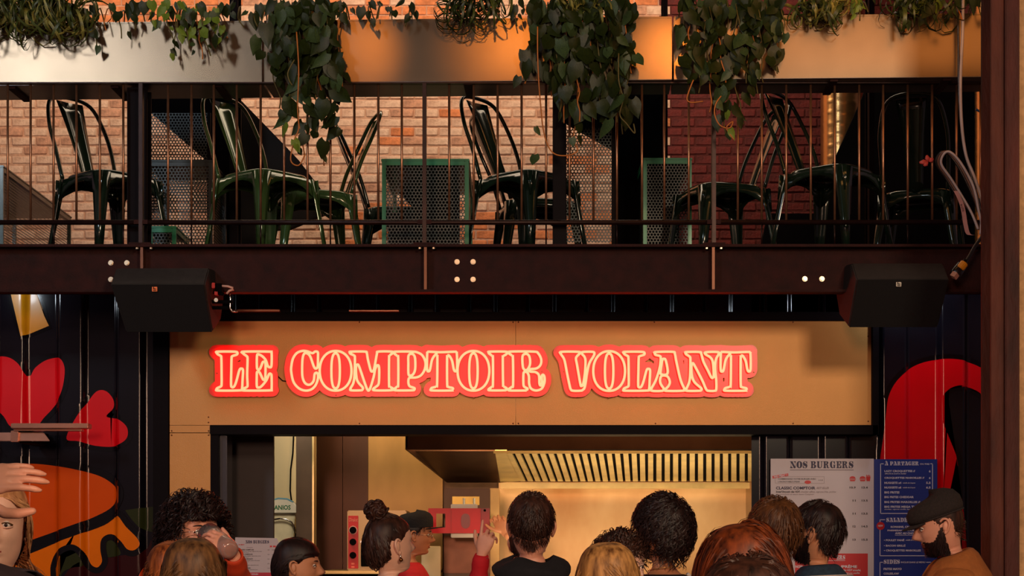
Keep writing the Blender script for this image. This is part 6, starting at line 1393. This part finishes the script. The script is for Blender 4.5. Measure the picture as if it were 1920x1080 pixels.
# 12 red brown front
p = Person('woman with glossy red brown hair, nearly the largest head at the bottom right', 1391, 3.55, 978, AWAY+R(4), S_rosy, fem=True, hairtop=.014)
p.shell(H_auburn, .012, front=.06, back=-.10); p.strands(H_auburn, 5200, .36, 14, .35, .22, 'part', thick=.026, wid=.0019, jit=.08, seed=51, part=-.02, front=.065, side=-.03); p.finish(C_black)
# 13 dark front
p = Person('person with loose dark brown hair lowest in front of the red brown haired woman', 1404, 3.0, 1034, AWAY+R(-10), S_rosy, hairtop=.02, fem=True)
p.shell(H_dark, .014, back=-.1); p.strands(H_dark, 3600, .12, 10, .5, .08, 'crown', wave=.006, curlf=1.5, wid=.0018, jit=.2, thick=.026, seed=53, front=.06, side=-.02, clear=1); p.finish(C_plum)

# ------------------------------------------------------------ third level: small pieces hang under the part they sit on
RULES = {'foot_cap': ['leg'], 'screw': ['panel'], 'knob': ['control_panel', 'cabinet'], 'dial_ring': ['control_panel'], 'switch': ['control_panel'], 'bolt': ['web'], 'iris': ['eye'], 'eyelid': ['eye'], 'spectacle_arm': ['spectacle_rim'], 'spectacle_bridge': ['spectacle_rim'],
  'lettering': ['red_panel', 'board', 'sheet', 'cover', 'control_panel', 'strip'], 'bun_icon': ['board', 'sheet'], 'fries_icon': ['board'], 'rule': ['board', 'sheet'], 'frame_line': ['board'], 'red_badge': ['board'], 'red_tag': ['board'], 'red_steak': ['board'],
  'filter_baffle': ['filter_back'], 'emblem': ['badge'], 'cap_brim': ['cap_crown'], 'cap_trim': ['cap_crown'], 'cap_band': ['cap_crown'], 'hair_strands': ['hair'], 'hair_bun': ['hair'], 'beard': ['beard_base'], 'collar_stitching': ['collar'], 'letter_face': ['letter_tube'], 'spacer': ['backing_panel'], 'earring_bead': ['earring'], 'handle': ['door_window', 'panel'], 'round_plate': ['cabinet'], 'bright_recess': ['cabinet'], 'oval_window': ['front_face'], 'button': ['grip'], 'yellow_collar': ['body'], 'tip': ['body'], 'base_plate': ['post']}
base = lambda o: o.name.split('.')[0]
def centre(o): b = [Vector(c) for c in o.bound_box]; return sum(b, Vector())/8
bpy.context.view_layer.update()
KIDS = {}
for o in COL.objects:
    if o.parent: KIDS.setdefault(o.parent, []).append(o)
for r, ch in KIDS.items():
    if r.parent or r.type != 'EMPTY': continue
    for o in ch:
        b = base(o)
        if b == 'knob' and base(r) == 'steel_machine': tg = ['cabinet']
        elif b in RULES: tg = RULES[b]
        else: continue
        for t in tg:
            if b == 'lettering' and t == 'red_panel':
                c = centre(o); pn = [q for q in ch if base(q) == t]
                pn = [q for q in pn if min(v[0] for v in q.bound_box) < c.x < max(v[0] for v in q.bound_box) and min(v[2] for v in q.bound_box) < c.z < max(v[2] for v in q.bound_box)]
            else: pn = [q for q in ch if base(q) == t]
            if pn:
                c = centre(o); o.parent = min(pn, key=lambda q: (centre(q)-c).length); break
